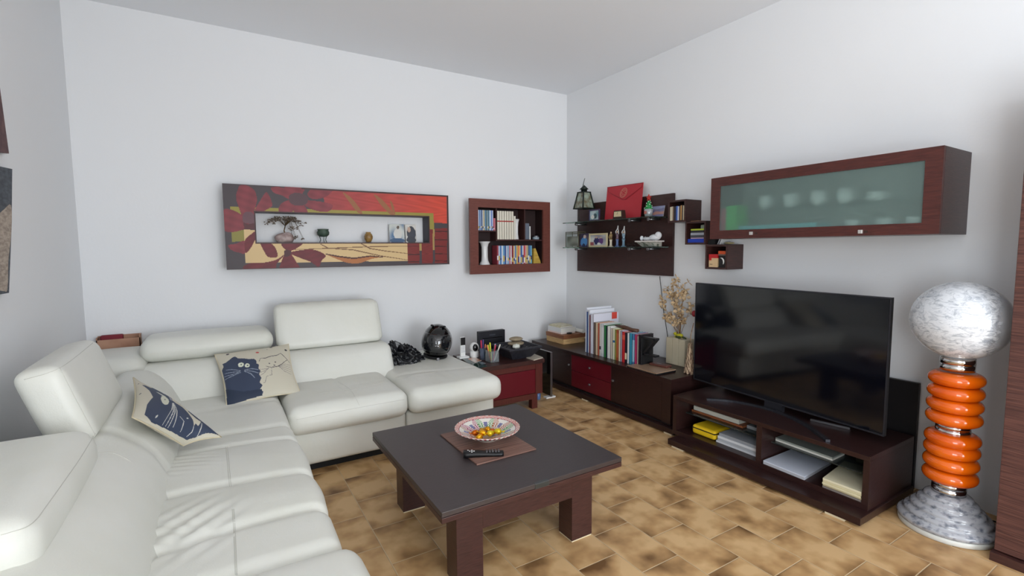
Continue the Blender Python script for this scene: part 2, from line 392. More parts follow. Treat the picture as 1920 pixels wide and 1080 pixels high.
def d_left(P_, N_):
    up = np.clip(N_[:, 2], 0, 1)+.6*np.clip(N_[:, 0], 0, 1); x, y = P_[:, 0], P_[:, 1]
    dx = x+3.27
    yc = [-1.655-.05*dx-.25*dx*dx, -2.085-.10*dx+.3*dx*dx*(dx < 0)*-1, -2.44+.1*dx-.3*dx*dx]
    o = -.016*G(y, yc[0], .018)-.020*G(y, yc[1], .022)-.020*G(y, yc[2], .022)
    o += .010*G(y, (yc[0]+yc[1])/2, .14)+.010*G(y, (yc[1]+yc[2])/2, .11)
    o += (-.004*G(x, -3.274, .004)-.004*G(x, -3.258, .004)+.002*G(x, -3.266, .004))*(y < -1.6)
    # fan of small creases near the backrest, running out from the seams
    back = 1/(1+np.exp((x+3.36)/.035)); t = y+.55*(x+3.5)
    o += back*.0045*np.sin(2*PI*t/.047+3*np.sin(8*x))*(G(y, -1.75, .13)+.8*G(y, -2.38, .12))
    mid = G(x, -3.38, .11)*G(y, -2.38, .14); o += mid*.007*np.sin(2*PI*(y-.9*(x+3.3))/.085)
    return o*up
rbox('seat_cushion', (-3.64, -2.70, .27), (-2.966, -1.455, .43), .05, LEATHER, sofa, .0105, (.008, .0, .012), d_left)
def d_l2(P_, N_): return -.004*G(P_[:, 0], -3.0, .004)*np.clip(N_[:, 2], 0, 1)
rbox('seat_cushion', (-3.64, -3.35, .26), (-2.93, -2.705, .435), .06, LEATHER, sofa, .03, (.012, .0, .02), d_l2)
def lean_y(y0, z0, k):
    def f(P_): P_ = P_.copy(); P_[:, 1] += (P_[:, 2]-z0)*k; return P_
    return f
def lean_x(z0, k):
    def f(P_): P_ = P_.copy(); P_[:, 0] += (P_[:, 2]-z0)*k; return P_
    return f
rbox('backrest', (-2.945, -.66, .30), (-2.135, -.22, .622), .05, LEATHER, sofa, .03, (0, .025, .0), None, lean_y(0, .42, .55))
def d_cb(P_, N_): return -.01*G(P_[:, 0], -3.36, .05)*0+.006*np.sin(6*P_[:, 0]+5*P_[:, 2])*np.clip(-N_[:, 1], 0, 1)
rbox('backrest', (-3.74, -.72, .30), (-2.952, -.22, .640), .06, LEATHER, sofa, .03, (0, .03, .0), d_cb, lean_y(0, .42, .6))
rbox('headrest', (-2.925, -.475, .628), (-2.168, -.345, .945), .045, LEATHER, sofa, .025, (.004, .012, .006), lambda P_, N_: -.004*G(np.abs(P_[:, 0]+2.545), .355, .006), lean_y(0, .63, .42))
rbox('headrest', (-3.705, -.50, .645), (-2.952, -.13, .785), .062, LEATHER, sofa, .025, (.004, .015, .012))
# corner block and the long back along the left wall
rbox('corner_block', (-4.0, -.62, .2), (-3.68, -.08, .70), .06, LEATHER, sofa, .05, (.02, .02, .01))
def d_lb(P_, N_):
    f = np.clip(N_[:, 0], 0, 1)+np.clip(N_[:, 2], 0, 1)
    x, y, z = P_.T
    return f*(.012*G(y, -1.55, .25)-.010*G(y, -1.86, .02)+.004*np.sin(2*PI*(y+z*.6)/.06)*G(y, -1.45, .12)*G(z, .55, .12))
def lean_lb(P_): P_ = P_.copy(); P_[:, 0] += (P_[:, 2]-.45)*-.42*np.clip((P_[:, 0]+3.80)/.29, 0, 1); return P_
rbox('backrest', (-3.82, -3.4, .2), (-3.505, -.62, .655), .12, LEATHER, sofa, .03, (.03, .0, .01), d_lb, lean_lb)
def shear_hr(P_): P_ = P_.copy(); P_[:, 0] += (P_[:, 2]-.66)*-.30; P_[:, 2] += (P_[:, 0]+3.7)*.18; return P_
rbox('headrest', (-3.795, -1.985, .655), (-3.665, -1.345, .965), .04, LEATHER, sofa, .025, (.012, .004, .004), None, shear_hr)
rbox('headrest', (-4.0, -2.80, .605), (-3.645, -2.10, .755), .055, LEATHER, sofa, .025, (.012, .006, .014), lambda P_, N_: -.005*G(P_[:, 2], .728, .006)*np.clip(N_[:, 0]+np.abs(N_[:, 1]), 0, 1))
rbox('armrest', (-3.99, -3.62, .06), (-2.95, -3.36, .56), .06, LEATHER, sofa, .06, (.01, .01, .01))

# stitched seams laid on the leather surface
from mathutils.bvhtree import BVHTree
def seam(pts, dbl=0, n=10):
    vs, fs = [], []
    for o in [q for q in bpy.data.objects if q.parent == sofa and q.type == 'MESH' and not q.name.startswith('seam')]:
        b0 = len(vs); off = o.location+sofa.location; vs += [tuple(v.co+off) for v in o.data.vertices]; fs += [tuple(b0+i for i in p.vertices) for p in o.data.polygons]
    T_ = BVHTree.FromPolygons(vs, fs); cm_ = Vector(CAM)
    for k in ((0,) if not dbl else (-dbl, dbl)):
        out = []
        for p in spline(pts, n, False):
            d = (Vector(at(p[0]+k, p[1], 'z', -5) if True else None)-cm_).normalized(); h = T_.ray_cast(cm_, d)
            if h[0] is not None: nn = h[1] if h[1].dot(d) < 0 else -h[1]; out.append(h[0]+nn*.0002)
        if len(out) > 2: MB().tube(out, .0011, SEAMM, 5).build('seam', sofa)
SEAMM = mat('seam_thread', (206, 205, 196), .6)
_at = at
def at(x, y, ax, v): return _at(x, y, ax, v)
seam([(179, 812), (150, 860), (115, 910), (84, 953), (70, 972), (50, 988), (20, 998), (2, 1003)])
seam([(425, 838), (428, 870), (432, 912)], 1.5); seam([(437, 955), (440, 1000), (443, 1078)], 1.5)
seam([(556, 787), (600, 778), (680, 763), (758, 749)]); seam([(633, 716), (657, 731), (674, 760)]); seam([(600, 737), (657, 731), (732, 714)])
seam([(758, 711), (782, 703), (822, 697), (869, 689)])
seam([(517, 590), (518, 620), (519, 648)]); seam([(708, 574), (711, 605), (713, 634)])
seam([(184, 850), (213, 850), (247, 866)])
seam([(45, 712), (112, 690), (178, 640)]); seam([(112, 690), (140, 745), (178, 815)])

# ---------------------------------------------------------------- coffee table
ct = thing('coffee_table', 'square dark wenge coffee table with folding top and block legs', 'table', (-2.13, -2.13, 0))
tx0, tx1, ty0, ty1 = -2.595, -1.685, -2.605, -1.665
MB().box(tx0, tx1, ty0, ty1, .346, .367, TOPW, .0015).build('upper_leaf', ct)
MB().box(tx0, tx1, ty0, ty1, .322, .344, WENGE_X, .0015).box(tx0+.01, tx1-.01, ty0+.01, ty1-.01, .343, .347, BLACKM).build('lower_leaf', ct)
lx0, lx1, ly0, ly1 = -2.512, -1.818, -2.55, -1.80
for (a, c) in ((lx0, ly0), (lx1-.118, ly0), (lx0, ly1-.1), (lx1-.118, ly1-.1)):
    MB().box(a, a+.118, c, c+.1, .006, .3215, WENGE, .0015).box(a+.002, a+.116, c+.002, c+.098, 0, .0065, CREAM).build('leg', ct)
for (a, c, d, e) in ((lx0+.118, lx1-.118, ly0, ly0+.025), (lx0+.118, lx1-.118, ly1-.025, ly1)): MB().box(a, c, d, e, .215, .3215, WENGE_X).build('apron', ct)
for a in (lx0, lx1-.025): MB().box(a+.04, a+.065 if a == lx0 else a+.025, ly0+.1, ly1-.1, .235, .3215, WENGE_Y).build('apron', ct)
b = MB(); cx = -2.140; DST = mat('dark_steel', (84, 90, 92), .3, .8); b.box(cx-.036, cx+.036, ty0-.002, ty0+.005, .344, .366, DST, .001).box(cx-.034, cx+.034, ty0+.001, ty0+.012, .367, .3678, DST); o = b.build('hinge_plate', ct); o['label'] = 'steel hinge plate'

MATW = noise_mat('striped_placemat', (98, 66, 58), (146, 112, 98), (1.2, 60, 1), 2.5, 3, .5, .35, .65, .1)
tag(MB().box(-2.302, -1.978, -2.322, -1.90, .3672, .3735, MATW, .001).build('placemat'), 'brown striped wooden placemat on the coffee table', 'placemat')
# bowl
bowl = thing('ceramic_bowl', 'wide white bowl painted with coloured mosaic pattern on the placemat', 'bowl', (-2.118, -2.082, .3737))
def bowl_mesh():
    cx, cy, z0 = -2.118, -2.082, .3737; ns, rings = 180, []
    prof = [(0, .017), (.03, .017), (.06, .022), (.09, .031), (.11, .039), (.13, .048), (.14, .0525), (.15, .057), (.158, .060), (.166, .0625), (.168, .061), (.165, .057), (.14, .043), (.10, .022), (.06, .012), (.056, .0), (.05, .0), (0, .002)]
    verts = []; faces = []; cols = []
    pal = [(176, 96, 60), (96, 160, 96), (170, 60, 110), (170, 110, 80), (70, 140, 160), (150, 110, 120)]
    white = (232, 226, 218)
    fine = []
    for (a, b_) in zip(prof, prof[1:]):
        k = max(1, int(np.hypot(a[0]-b_[0], a[1]-b_[1])/.0035)) if a[1] > .01 and b_[0] > a[0]-.001 else 1
        for t in range(k): fine.append((a[0]+(b_[0]-a[0])*t/k, a[1]+(b_[1]-a[1])*t/k))
    fine.append(prof[-1]); ntop = max(range(len(fine)), key=lambda i: fine[i][0])
    for r, z in fine:
        for k in range(ns): t = 2*PI*k/ns; verts.append((cx+r*math.cos(t), cy+r*math.sin(t), z0+z))
    for i in range(len(fine)-1):
        for k in range(ns):
            faces.append((i*ns+k, i*ns+(k+1) % ns, (i+1)*ns+(k+1) % ns, (i+1)*ns+k))
            r = fine[i][0]; c = (228, 224, 216)
            if i < ntop:
                if r > .160: c = (214, 150, 140) if (k//3) % 2 else (222, 205, 196)
                elif r > .146: c = (204, 104, 100) if ((k//2)+int(r*300)) % 2 else (222, 206, 196)
                elif r > .142: c = (150, 90, 100)
                elif r > .07:
                    sec = int(k/ns*8); q = k % (ns//8)
                    c = white
                    if abs(q-11) > (r-.07)*90:
                        c = pal[sec % 6] if ((q//2+int(r*300)) % 2) else white
                    elif abs(q-11) < 3 and .085 < r < .12: c = (120, 120, 160)
                elif r > .05: c = (200, 170, 70) if (k//5) % 2 else (190, 90, 80)
                else: c = (215, 205, 190)
            elif fine[i][0] > .15 and (k//2) % 2: c = (150, 60, 70)
            cols.append(lin(c)[:3])
    me = bpy.data.meshes.new('dish'); me.from_pydata(verts, [], faces); me.update(); ca = me.color_attributes.new('Col', 'FLOAT_COLOR', 'CORNER')
    d = np.ones((len(me.loops), 4), np.float32); d[:, :3] = np.repeat(np.array(cols), 4, 0); ca.data.foreach_set('color', d.ravel())
    me.materials.append(PAINTG)
    for p_ in me.polygons: p_.use_smooth = True
    bm = bmesh.new(); bm.from_mesh(me); bmesh.ops.remove_doubles(bm, verts=bm.verts, dist=1e-5); bmesh.ops.recalc_face_normals(bm, faces=bm.faces); bm.to_mesh(me); bm.free()
    return link('dish', me, bowl)
bowl_mesh()
GOLD = mat('gold_foil', (238, 170, 30), .22, .75); GOLD2 = mat('orange_foil', (214, 110, 20), .25, .6); GOLD3 = mat('yellow_foil', (235, 205, 40), .25, .5)
cand = [(-.05, .035, .012, GOLD2, 'orange foil'), (-.02, .02, .02, GOLD, 'gold foil'), (-.035, -.01, .024, GOLD, 'gold foil'), (.0, -.03, .02, GOLD3, 'yellow foil'),
        (.03, .0, .014, GOLD2, 'orange foil'), (.045, -.032, .022, GOLD3, 'yellow foil'), (-.06, -.03, .014, GOLD, 'gold foil'), (.025, .04, .013, GOLD, 'gold foil')]
names = ['at the left back of the heap', 'left of the heap middle', 'on top of the heap', 'at the front of the heap', 'right of the heap middle', 'at the right end of the heap', 'at the left end of the heap', 'at the back of the heap']
for i, (dx, dy, dz, mm, cn) in enumerate(cand):
    c = Vector((-2.122+dx, -2.088+dy, .3737+.019+dz)); b = MB(); R = Matrix.Rotation(i*1.1, 3, 'Z')
    b.ell(c, (.021, .016, .015), mm, 10, R, lambda v: v*(1+.12*math.sin(300*v.x)))
    for s_ in (-1, 1):
        e = R @ Vector((s_*.017, 0, 0)); f = R @ Vector((s_*.034, 0, 0)); g = R @ Vector((0, .012, 0))
        b.prism([c+e+Vector((0, 0, .001)), c+f+g+Vector((0, 0, .004)), c+f*.95-Vector((0, 0, .003)), c+f-g+Vector((0, 0, .004))], (0, 0, -.002), mm)
    tag(b.build('wrapped_candy'), f'wrapped candy in {cn} in the mosaic bowl, {names[i]}', 'candy', 'wrapped candies in the bowl')
# remote control
rc = thing('remote_control', 'black curved television remote lying on the placemat', 'remote control', (-2.23, -2.25, .3737))
a_, b_ = np.array([-2.318, -2.213]), np.array([-2.148, -2.298]); dr = (b_-a_)/np.linalg.norm(b_-a_); nr = np.array([-dr[1], dr[0]])
def rem_pt(s_, t_, z_): p = a_+dr*s_+nr*t_; return (p[0], p[1], .3737+z_)
b = MB(); L = .19; prof = []
for i in range(13):
    s_ = L*i/12; h_ = .020+.004*math.cos(PI*i/12)+.004*(i/12-.5)**2; w_ = .024-.004*math.sin(PI*i/12)*1.0-.002*i/12; lift = .006*math.sin(PI*i/12)*0
    if i in (0, 12): w_ *= .8
    prof.append([(s_, -w_, .0+lift), (s_, -w_, h_*.6), (s_, -w_*.7, h_), (s_, w_*.7, h_), (s_, w_, h_*.6), (s_, w_, .0+lift)])
V = [[b.bm.verts.new(rem_pt(*p)) for p in r] for r in prof]
fs = [b.bm.faces.new((V[i][j], V[i+1][j], V[i+1][(j+1) % 6], V[i][(j+1) % 6])) for i in range(12) for j in range(6)]
b._fin(fs, BLACK, True); b._fin([b.bm.faces.new(V[0]), b.bm.faces.new(V[-1][::-1])], BLACK); b.build('body', rc)
b = MB()
for i in range(5):
    for j in range(3): p = rem_pt(.11+i*.014, -.011+j*.011, .0215); b.box(p[0]-.003, p[0]+.003, p[1]-.003, p[1]+.003, p[2]-.002, p[2]+.0025, STEEL)
o = b.build('number_buttons', rc)
b = MB()
for (s_, t_) in ((.03, .0), (.04, .009), (.04, -.009), (.05, 0), (.022, .01)): b.ell(rem_pt(s_, t_, .0235), (.0045, .0045, .002), WHITE, 8)
b.build('round_buttons', rc)

# ---------------------------------------------------------------- cat cushions
CW = (208, 202, 184); CN = (60, 70, 92)
def pillow(name, label, A_, B_, C_, D_, bulge, layers, piping=True, droop=0):
    """corners A top-left, B top-right, C bottom-right, D bottom-left"""
    A_, B_, C_, D_ = [np.array(q, float) for q in (A_, B_, C_, D_)]
    nrm = np.cross(B_-A_, D_-A_); nrm /= np.linalg.norm(nrm)
    if nrm @ (CAM-A_) < 0: nrm = -nrm
    def base(U, V):
        V = 1-V; P_ = (A_*((1-U)*(1-V))[..., None]+B_*(U*(1-V))[..., None]+C_*(U*V)[..., None]+D_*((1-U)*V)[..., None])
        # pull edges inwards so the corners make ears
        ctr = (A_+B_+C_+D_)/4; e = .07*(4*U*(1-U))*(np.abs(2*V-1)**6)+.07*(4*V*(1-V))*(np.abs(2*U-1)**6)
        return P_+(ctr-P_)*e[..., None]
    def prof(U, V): return (np.clip(4*U*(1-U), 0, 1)**.55)*(np.clip(4*V*(1-V), 0, 1)**.55)
    def front(U, V):
        P_ = base(U, V)+nrm*(bulge*prof(U, V)+.004*np.sin(9*U+5*V)*prof(U, V))[..., None]
        return P_[..., 0], P_[..., 1], P_[..., 2]+0*U
    def back(U, V): P_ = base(U, V)-nrm*(bulge*.6*prof(U, V))[..., None]; return P_[..., 0], P_[..., 1], P_[..., 2]
    root = thing(name, label, 'cushion', (C_+D_)/2)
    o = paint_mesh('cover', front, 150, 130, layers, CW, PAINT, root, thick=back, backcol=(196, 190, 174))
    for p_ in o.data.polygons: p_.use_smooth = True
    if piping:
        t = np.linspace(0, 1, 24); loops = [(t, 0*t+1), (0*t+1, 1-t), (1-t, 0*t), (0*t, t)]; pts = []
        for u_, v_ in loops:
            P_ = base(u_, v_); pts += [Vector(q) for q in P_[:-1]]
        MB().tube(pts+[pts[0]], .003, CREAM, 6).build('piping', root)
    return root
def zz(quad, scale, poly, sm=0):
    """polygon traced in a zoomed crop -> u,v (v up) of the pictured rectangle quad (TL,TR,BR,BL)"""
    f = hom(quad, [(0, 1), (1, 1), (1, 0), (0, 0)])
    if sm: poly = spline(poly, sm)
    return [f(p) for p in poly]
def stroke(poly, w_):
    """open polyline -> thin polygon, in u,v units"""
    P_ = [np.array(p) for p in poly]; L_, R_ = [], []
    for i, p in enumerate(P_):
        t = P_[min(i+1, len(P_)-1)]-P_[max(i-1, 0)]; n_ = np.array([-t[1], t[0]]); n_ = n_/(np.linalg.norm(n_)+1e-9)
        k = w_*(.35+.65*math.sin(PI*(i+.5)/len(P_))); L_.append(tuple(p+n_*k)); R_.append(tuple(p-n_*k))
    return L_+R_[::-1]
Q1 = [(90, 255), (1075, 110), (1250, 740), (250, 950)]
def z1(p, sm=0): return zz(Q1, 1, p, sm)
cat = [(170, 500), (205, 460), (190, 420), (250, 405), (300, 375), (340, 345), (375, 340), (420, 375), (500, 385), (560, 400), (630, 400), (662, 425), (665, 465), (700, 480), (690, 530), (720, 560), (700, 600), (730, 640), (705, 690), (745, 720), (710, 760), (755, 790), (735, 830), (490, 880), (255, 950), (235, 800), (200, 640)]
L1 = [(z1(cat), CN), (z1([(225, 760), (255, 950), (740, 830), (735, 760), (480, 800)]), (46, 56, 76))]
for (cx, cy, rx, ry) in ((455, 468, 40, 32), (540, 485, 34, 27)):
    L1 += [(z1([(cx+rx*math.cos(t), cy+ry*math.sin(t)) for t in np.linspace(0, 6.1, 16)]), (222, 226, 205)), (z1([(cx+11*math.cos(t)+5, cy+8*math.sin(t)) for t in np.linspace(0, 6.1, 10)]), (60, 66, 76))]
for (a, b_, c) in (((450, 545), (330, 520), (240, 515)), ((450, 552), (320, 560), (215, 560)), ((450, 560), (330, 590), (200, 600)), ((455, 568), (330, 610), (215, 640)), ((500, 540), (600, 530), (690, 545)), ((500, 548), (600, 560), (690, 585)), ((500, 556), (590, 590), (640, 640))):
    L1.append((stroke(z1([a, b_, c]), .006), (150, 160, 175)))
for poly in ([(700, 440), (715, 390), (780, 385), (850, 345), (930, 320), (980, 280), (1060, 340), (1120, 385)], [(1070, 360), (1010, 430), (950, 480), (860, 510), (790, 500)]):
    L1.append((stroke(z1(poly), .007), (86, 80, 84)))
for k in range(5): L1.append((stroke(z1([(960, 480), (1040, 430+k*25), (1140, 420+k*32)]), .004), (140, 132, 130)))
for k in range(3): L1.append((stroke(z1([(830, 520), (760, 540+k*25), (700, 540+k*40)]), .004), (140, 132, 130)))
L1.append((stroke(z1([(865, 520), (870, 600), (800, 620), (780, 690), (730, 700)]), .004), (130, 124, 124)))
for (cx, cy) in ((835, 458), (912, 425), (903, 473)): L1.append((z1([(cx+12*math.cos(t), cy+9*math.sin(t)) for t in np.linspace(0, 6.1, 8)]), (96, 92, 96)))
for (cx, cy, r_, c) in ((265, 278, 24, (60, 60, 66)), (850, 178, 22, (60, 60, 66)), (1050, 215, 20, (50, 50, 56)), (672, 294, 25, (196, 92, 86)), (560, 250, 8, (120, 112, 104)), (800, 225, 8, (120, 112, 104))):
    L1.append((z1([(cx+r_*math.cos(t), cy+r_*.6*math.sin(t)) for t in np.linspace(0, 6.1, 9)]), c))
pillow('cat_cushion', 'cream cushion with a fluffy dark cat and a pale cat, leaning on the middle backrest', at(402, 665, 'y', -.58), at(541, 645, 'y', -.58), at(563, 736, 'y', -.93), at(425, 763, 'y', -1.0), .055, L1)
Q2 = [(140, 60), (760, 420), (1350, 840), (800, 975), (90, 545)]
# second cushion, traced in crop [240,710,420,850] (scale 7.717)
def c2(p): return (240+p[0]/7.717, 710+p[1]/7.717)
A2, B2, C2, D2 = at(250, 708, 'y', -1.20), at(*c2((1352, 845)), 'z', .485), at(*c2((800, 970)), 'z', .48), at(*c2((62, 560)), 'z', .70)
Q2 = [(125, 45), (1352, 845), (800, 975), (80, 545)]
def z2(p, sm=0): return zz(Q2, 1, p, sm)
cat2 = [(205, 255), (250, 260), (330, 325), (350, 305), (420, 300), (470, 345), (530, 400), (570, 420), (600, 470), (560, 560), (600, 600), (700, 650), (770, 720), (820, 780), (830, 840), (860, 810), (900, 830), (990, 760), (900, 740), (780, 680), (860, 630), (960, 597), (1080, 605), (1180, 650), (1260, 720), (1340, 835), (1180, 855), (1040, 880), (900, 930), (800, 945), (700, 900), (560, 820), (430, 745), (300, 670), (200, 595), (210, 545), (300, 490), (275, 380)]
L2 = [(z2(cat2), CN)]
for el in (((452, 548), 58, 62, .6), ((512, 385), 26, 50, .5), ((1085, 645), 75, 22, 0), ((1175, 723), 78, 30, 0)):
    (cx, cy), rx, ry, ang = el
    L2.append((z2([(cx+rx*math.cos(t)*math.cos(ang)-ry*math.sin(t)*math.sin(ang)*.6, cy+rx*math.cos(t)*math.sin(ang)+ry*math.sin(t)*math.cos(ang)) for t in np.linspace(0, 6.1, 16)]), (214, 214, 196)))
for poly in ([(545, 600), (520, 670), (440, 745)], [(550, 600), (540, 690), (485, 770)], [(555, 600), (560, 700), (520, 790)], [(560, 600), (585, 700), (575, 810)], [(620, 750), (680, 800), (680, 870)], [(830, 840), (820, 890), (780, 920)], [(990, 780), (940, 860), (915, 925)]):
    L2.append((stroke(z2(poly), .006), (206, 206, 200)))
L2.append((z2([(370, 410), (400, 420), (490, 500), (440, 490)]), (206, 206, 196))); L2.append((z2([(450, 530), (450, 560), (465, 545)]), (60, 60, 70)))
L2.append((stroke(z2([(575, 430), (560, 500), (540, 560)]), .014), (150, 150, 160)))
L2.append((z2([(260, 145), (330, 185), (400, 205), (460, 260), (400, 250), (380, 270), (420, 310), (340, 215)]), CN))
L2.append((stroke(z2([(440, 330), (520, 345), (560, 390), (680, 440), (760, 490), (850, 545)]), .012), CN))
L2.append((z2([(600, 430), (700, 440), (760, 500), (680, 480), (640, 500)]), CN))
for (cx, cy) in ((158, 214), (140, 392), (345, 665), (730, 775)): L2.append((z2([(cx+16*math.cos(t), cy+7*math.sin(t)) for t in np.linspace(0, 6.1, 8)]), (90, 90, 96) if cy < 500 else (214, 214, 206)))
pillow('cat_cushion', 'cream cushion with a dark spotted cat slumped in the sofa corner', A2, B2, C2, D2, .05, L2)

# ---------------------------------------------------------------- helmet and jacket on the chaise
hm = thing('motorcycle_helmet', 'glossy black motorcycle helmet with dark visor on the chaise', 'helmet', (-1.72, -.46, .43))
hc = Vector((-1.722, -.465, .572)); HR = Matrix.Rotation(-.45, 3, 'Z') @ Matrix.Rotation(.12, 3, 'Y')
HRX, HRY, HRZ = .128, .158, .150
def hshape(v):
    """full-face shell: chin bar pushed forward and down, flattened underside"""
    v = Vector(v); f = -v.y/HRY; lo_ = max(0, -v.z/HRZ)
    v.y -= .030*lo_*max(0, f); v.x *= 1-.16*lo_**2; v.y *= 1-.10*lo_**2
    if v.z < -.115: v.z = -.115+(v.z+.115)*.15
    return v
b = MB(); b.ell(hc, (HRX, HRY, HRZ), GLOSSB, 40, HR, hshape); b.build('shell', hm)
VIS = mat('smoked_visor', (20, 22, 26), .03, coat=1)
def visf(u_, v_):
    t = -PI/2+(u_-.5)*2.5; ph = .10+(v_-.5)*.95; k = 1.03
    return hc+HR @ hshape(Vector((HRX*k*math.cos(ph)*math.cos(t), HRY*k*math.cos(ph)*math.sin(t), HRZ*k*math.sin(ph))))
b = MB(); b.grid(visf, 28, 14, VIS); o = b.build('visor', hm)
sm = o.modifiers.new('thickness', 'SOLIDIFY'); sm.thickness = .004
b = MB(); b.tube([hc+HR @ hshape(Vector((.100*math.cos(t), .122*math.sin(t), -.112))) for t in np.linspace(0, 2*PI, 30)], .010, BLACKM, 8); b.build('neck_roll', hm)
b = MB()
for s_ in (-.05, .05): b.ell(hc+HR @ Vector((s_, -.055, .142)), (.014, .022, .008), BLACK, 12, HR)
b.build('air_vents', hm)
o = MB().box(hc.x-.068, hc.x-.048, hc.y-.165, hc.y-.150, hc.z-.125, hc.z-.100, STEEL, .003).build('buckle', hm); o['label'] = 'silver buckle'
JK = noise_mat('crinkled_black_nylon', (10, 10, 13), (26, 27, 33), (1, 1, 1), 12, 4, .28, .3, .7, .6)
def jacket():
    """crumpled jacket: a low heap of cloth with sharp overlapping folds"""
    from mathutils import noise
    N1, N2 = 120, 60; verts = []; faces = []
    for i in range(N1):
        for j in range(N2+1):
            t = 2*PI*i/N1; v = (j/N2)*PI/2; d = Vector((math.cos(v)*math.cos(t), math.cos(v)*math.sin(t), math.sin(v)))
            q = d*1.5+Vector((3.1, 1.7, .4)); q2 = d*3.0+Vector((.4, 6.1, 2.0)); q3 = d*7+Vector((8., 1., 5.))
            warp = Vector((noise.noise(q*1.3), noise.noise(q*1.3+Vector((9, 0, 0))), noise.noise(q*1.3+Vector((0, 9, 0)))))
            f = 1-2.4*abs(noise.noise(q+warp)); g = 1-2.2*abs(noise.noise(q2+warp*2)); h = noise.noise(q3)
            k = .76+.26*f+.15*g+.05*h
            x, y, z = .165*d.x*k, .125*d.y*k, .135*d.z**.8*k if d.z > 0 else 0
            z *= 1+.35*math.exp(-((x+.10)/.06)**2)-.25*(x > .05)*(x-.05)/.1
            verts.append((-2.025+x*.95, -.485+y-.12*x, .438+max(z, 0)))
    for i in range(N1):
        for j in range(N2): a = i*(N2+1)+j; c_ = ((i+1) % N1)*(N2+1)+j; faces.append((a, c_, c_+1, a+1))
    faces.append(tuple(i*(N2+1) for i in range(N1))[::-1])
    me = bpy.data.meshes.new('black_jacket'); me.from_pydata(verts, [], faces); me.materials.append(JK)
    bm = bmesh.new(); bm.from_mesh(me); bmesh.ops.remove_doubles(bm, verts=bm.verts, dist=1e-6); bmesh.ops.recalc_face_normals(bm, faces=bm.faces)
    for f_ in bm.faces: f_.smooth = True
    bm.to_mesh(me); bm.free(); return link('black_jacket', me)
tag(jacket(), 'crumpled shiny black jacket between the backrest and the helmet', 'jacket')
# box behind the sofa corner
bx = thing('cardboard_box', 'open brown cardboard box with red lining behind the sofa corner', 'box', (-3.84, -.05, .55))
KRAFT = noise_mat('kraft_cardboard', (166, 122, 100), (184, 142, 118), (1, 1, 1), 9, 3, .8)
p0 = at(182, 632, 'y', -.07); p1 = at(263, 632, 'y', -.07)
b = MB(); b.box(LEFT+.06, p1[0], -.074, -.068, .55, .755, KRAFT).box(LEFT+.06, p1[0], -.012, -.006, .55, .775, KRAFT).box(LEFT+.06, LEFT+.066, -.074, -.006, .55, .77, KRAFT).box(p1[0]-.006, p1[0], -.074, -.006, .55, .775, KRAFT).box(LEFT+.06, p1[0], -.074, -.006, .55, .556, KRAFT); b.build('carton', bx)
o = MB().box(LEFT+.08, LEFT+.2, -.06, -.02, .7, .782, mat('dark_red_cloth', (120, 30, 44), .7), .006).build('lining', bx); o['label'] = 'dark red lining'
#PART3
# ---------------------------------------------------------------- wall painting with a display opening
def wb(L_, R_, T_, B_, yp): a = at(L_, (T_+B_)/2, 'y', yp); b2 = at(R_, (T_+B_)/2, 'y', yp); return a[0], b2[0], at((L_+R_)/2, T_, 'y', yp)[2], at((L_+R_)/2, B_, 'y', yp)[2]
PF = -.15
px0, px1, pz0, pz1 = -3.205, -1.455, 1.206, 1.824
hx0, hx1 = at(480, 425, 'y', PF)[0], at(804, 430, 'y', PF)[0]; hz0, hz1 = at(640, 454.5, 'y', PF)[2], at(640, 402, 'y', PF)[2]
pw = thing('painted_display_panel', 'long framed floral painting in red and cream with a display opening on the back wall', 'painting', ((px0+px1)/2, -.07, pz0))
QP = [(72, 92), (1838, 200), (1845, 735), (105, 770)]
def zp(p, sm=0): return zz(QP, 1, p, sm)
DK = (70, 62, 66)
LP = []
def redgrad(U, V):
    k = np.clip((U-.45)/.5, 0, 1)[..., None]; a = np.array(lin((160, 62, 62))[:3]); b_ = np.array(lin((204, 74, 56))[:3])
    n_ = (.12*np.sin(60*U+7*np.sin(22*V))*np.sin(35*V+5*U))[..., None]; return (a*(1-k)+b_*k)*(1+n_)
def petal(U, V):
    n_ = (.16*np.sin(90*U+30*V)*np.sin(40*V-20*U)+.0)[..., None]; return np.array(lin((128, 52, 60))[:3])*(1+n_)+0*n_
def petal2(U, V):
    n_ = (.16*np.sin(80*U-40*V)*np.sin(50*V))[..., None]; return np.array(lin((104, 30, 38))[:3])*(1+n_)
def block(U, V):
    n_ = (.2*np.sin(150*U+20*np.sin(30*V))*np.sin(80*V+9*U))[..., None]; return np.array(lin((122, 42, 40))[:3])*(1+n_)
OL = (150, 138, 62)
LP.append((zp([(860, 140), (1825, 205), (1828, 418), (1600, 400), (880, 330)]), redgrad))
LP.append((zp([(135, 275), (900, 303), (1722, 338), (1728, 470), (1600, 460), (135, 330)]), OL))
LP.append((zp([(135, 275), (245, 280), (245, 405), (135, 330)]), OL))
LP.append((zp([(140, 455), (245, 458), (248, 545), (148, 552)]), (138, 130, 62)))
LP.append((zp([(238, 455), (345, 460), (345, 555), (1520, 560), (1520, 708), (252, 718)]), (214, 184, 134)))
LP.append((zp([(238, 400), (345, 405), (345, 458), (238, 455)]), (84, 40, 44)))
for (a, b_, c, d) in ((1520, 566, 1612, 727), (1630, 462, 1716, 727), (1733, 455, 1828, 725)): LP.append((zp([(a, b_), (c, b_), (c, d), (a, d)]), block))
for yy in (590, 655, 712): LP.append((zp([(1520, yy), (1612, yy), (1612, yy+6), (1520, yy+6)]), (62, 26, 26)))
for yy in (475, 540, 592, 650, 705): LP.append((zp([(1733, yy), (1828, yy+2), (1828, yy+8), (1733, yy+6)]), (62, 26, 26)))
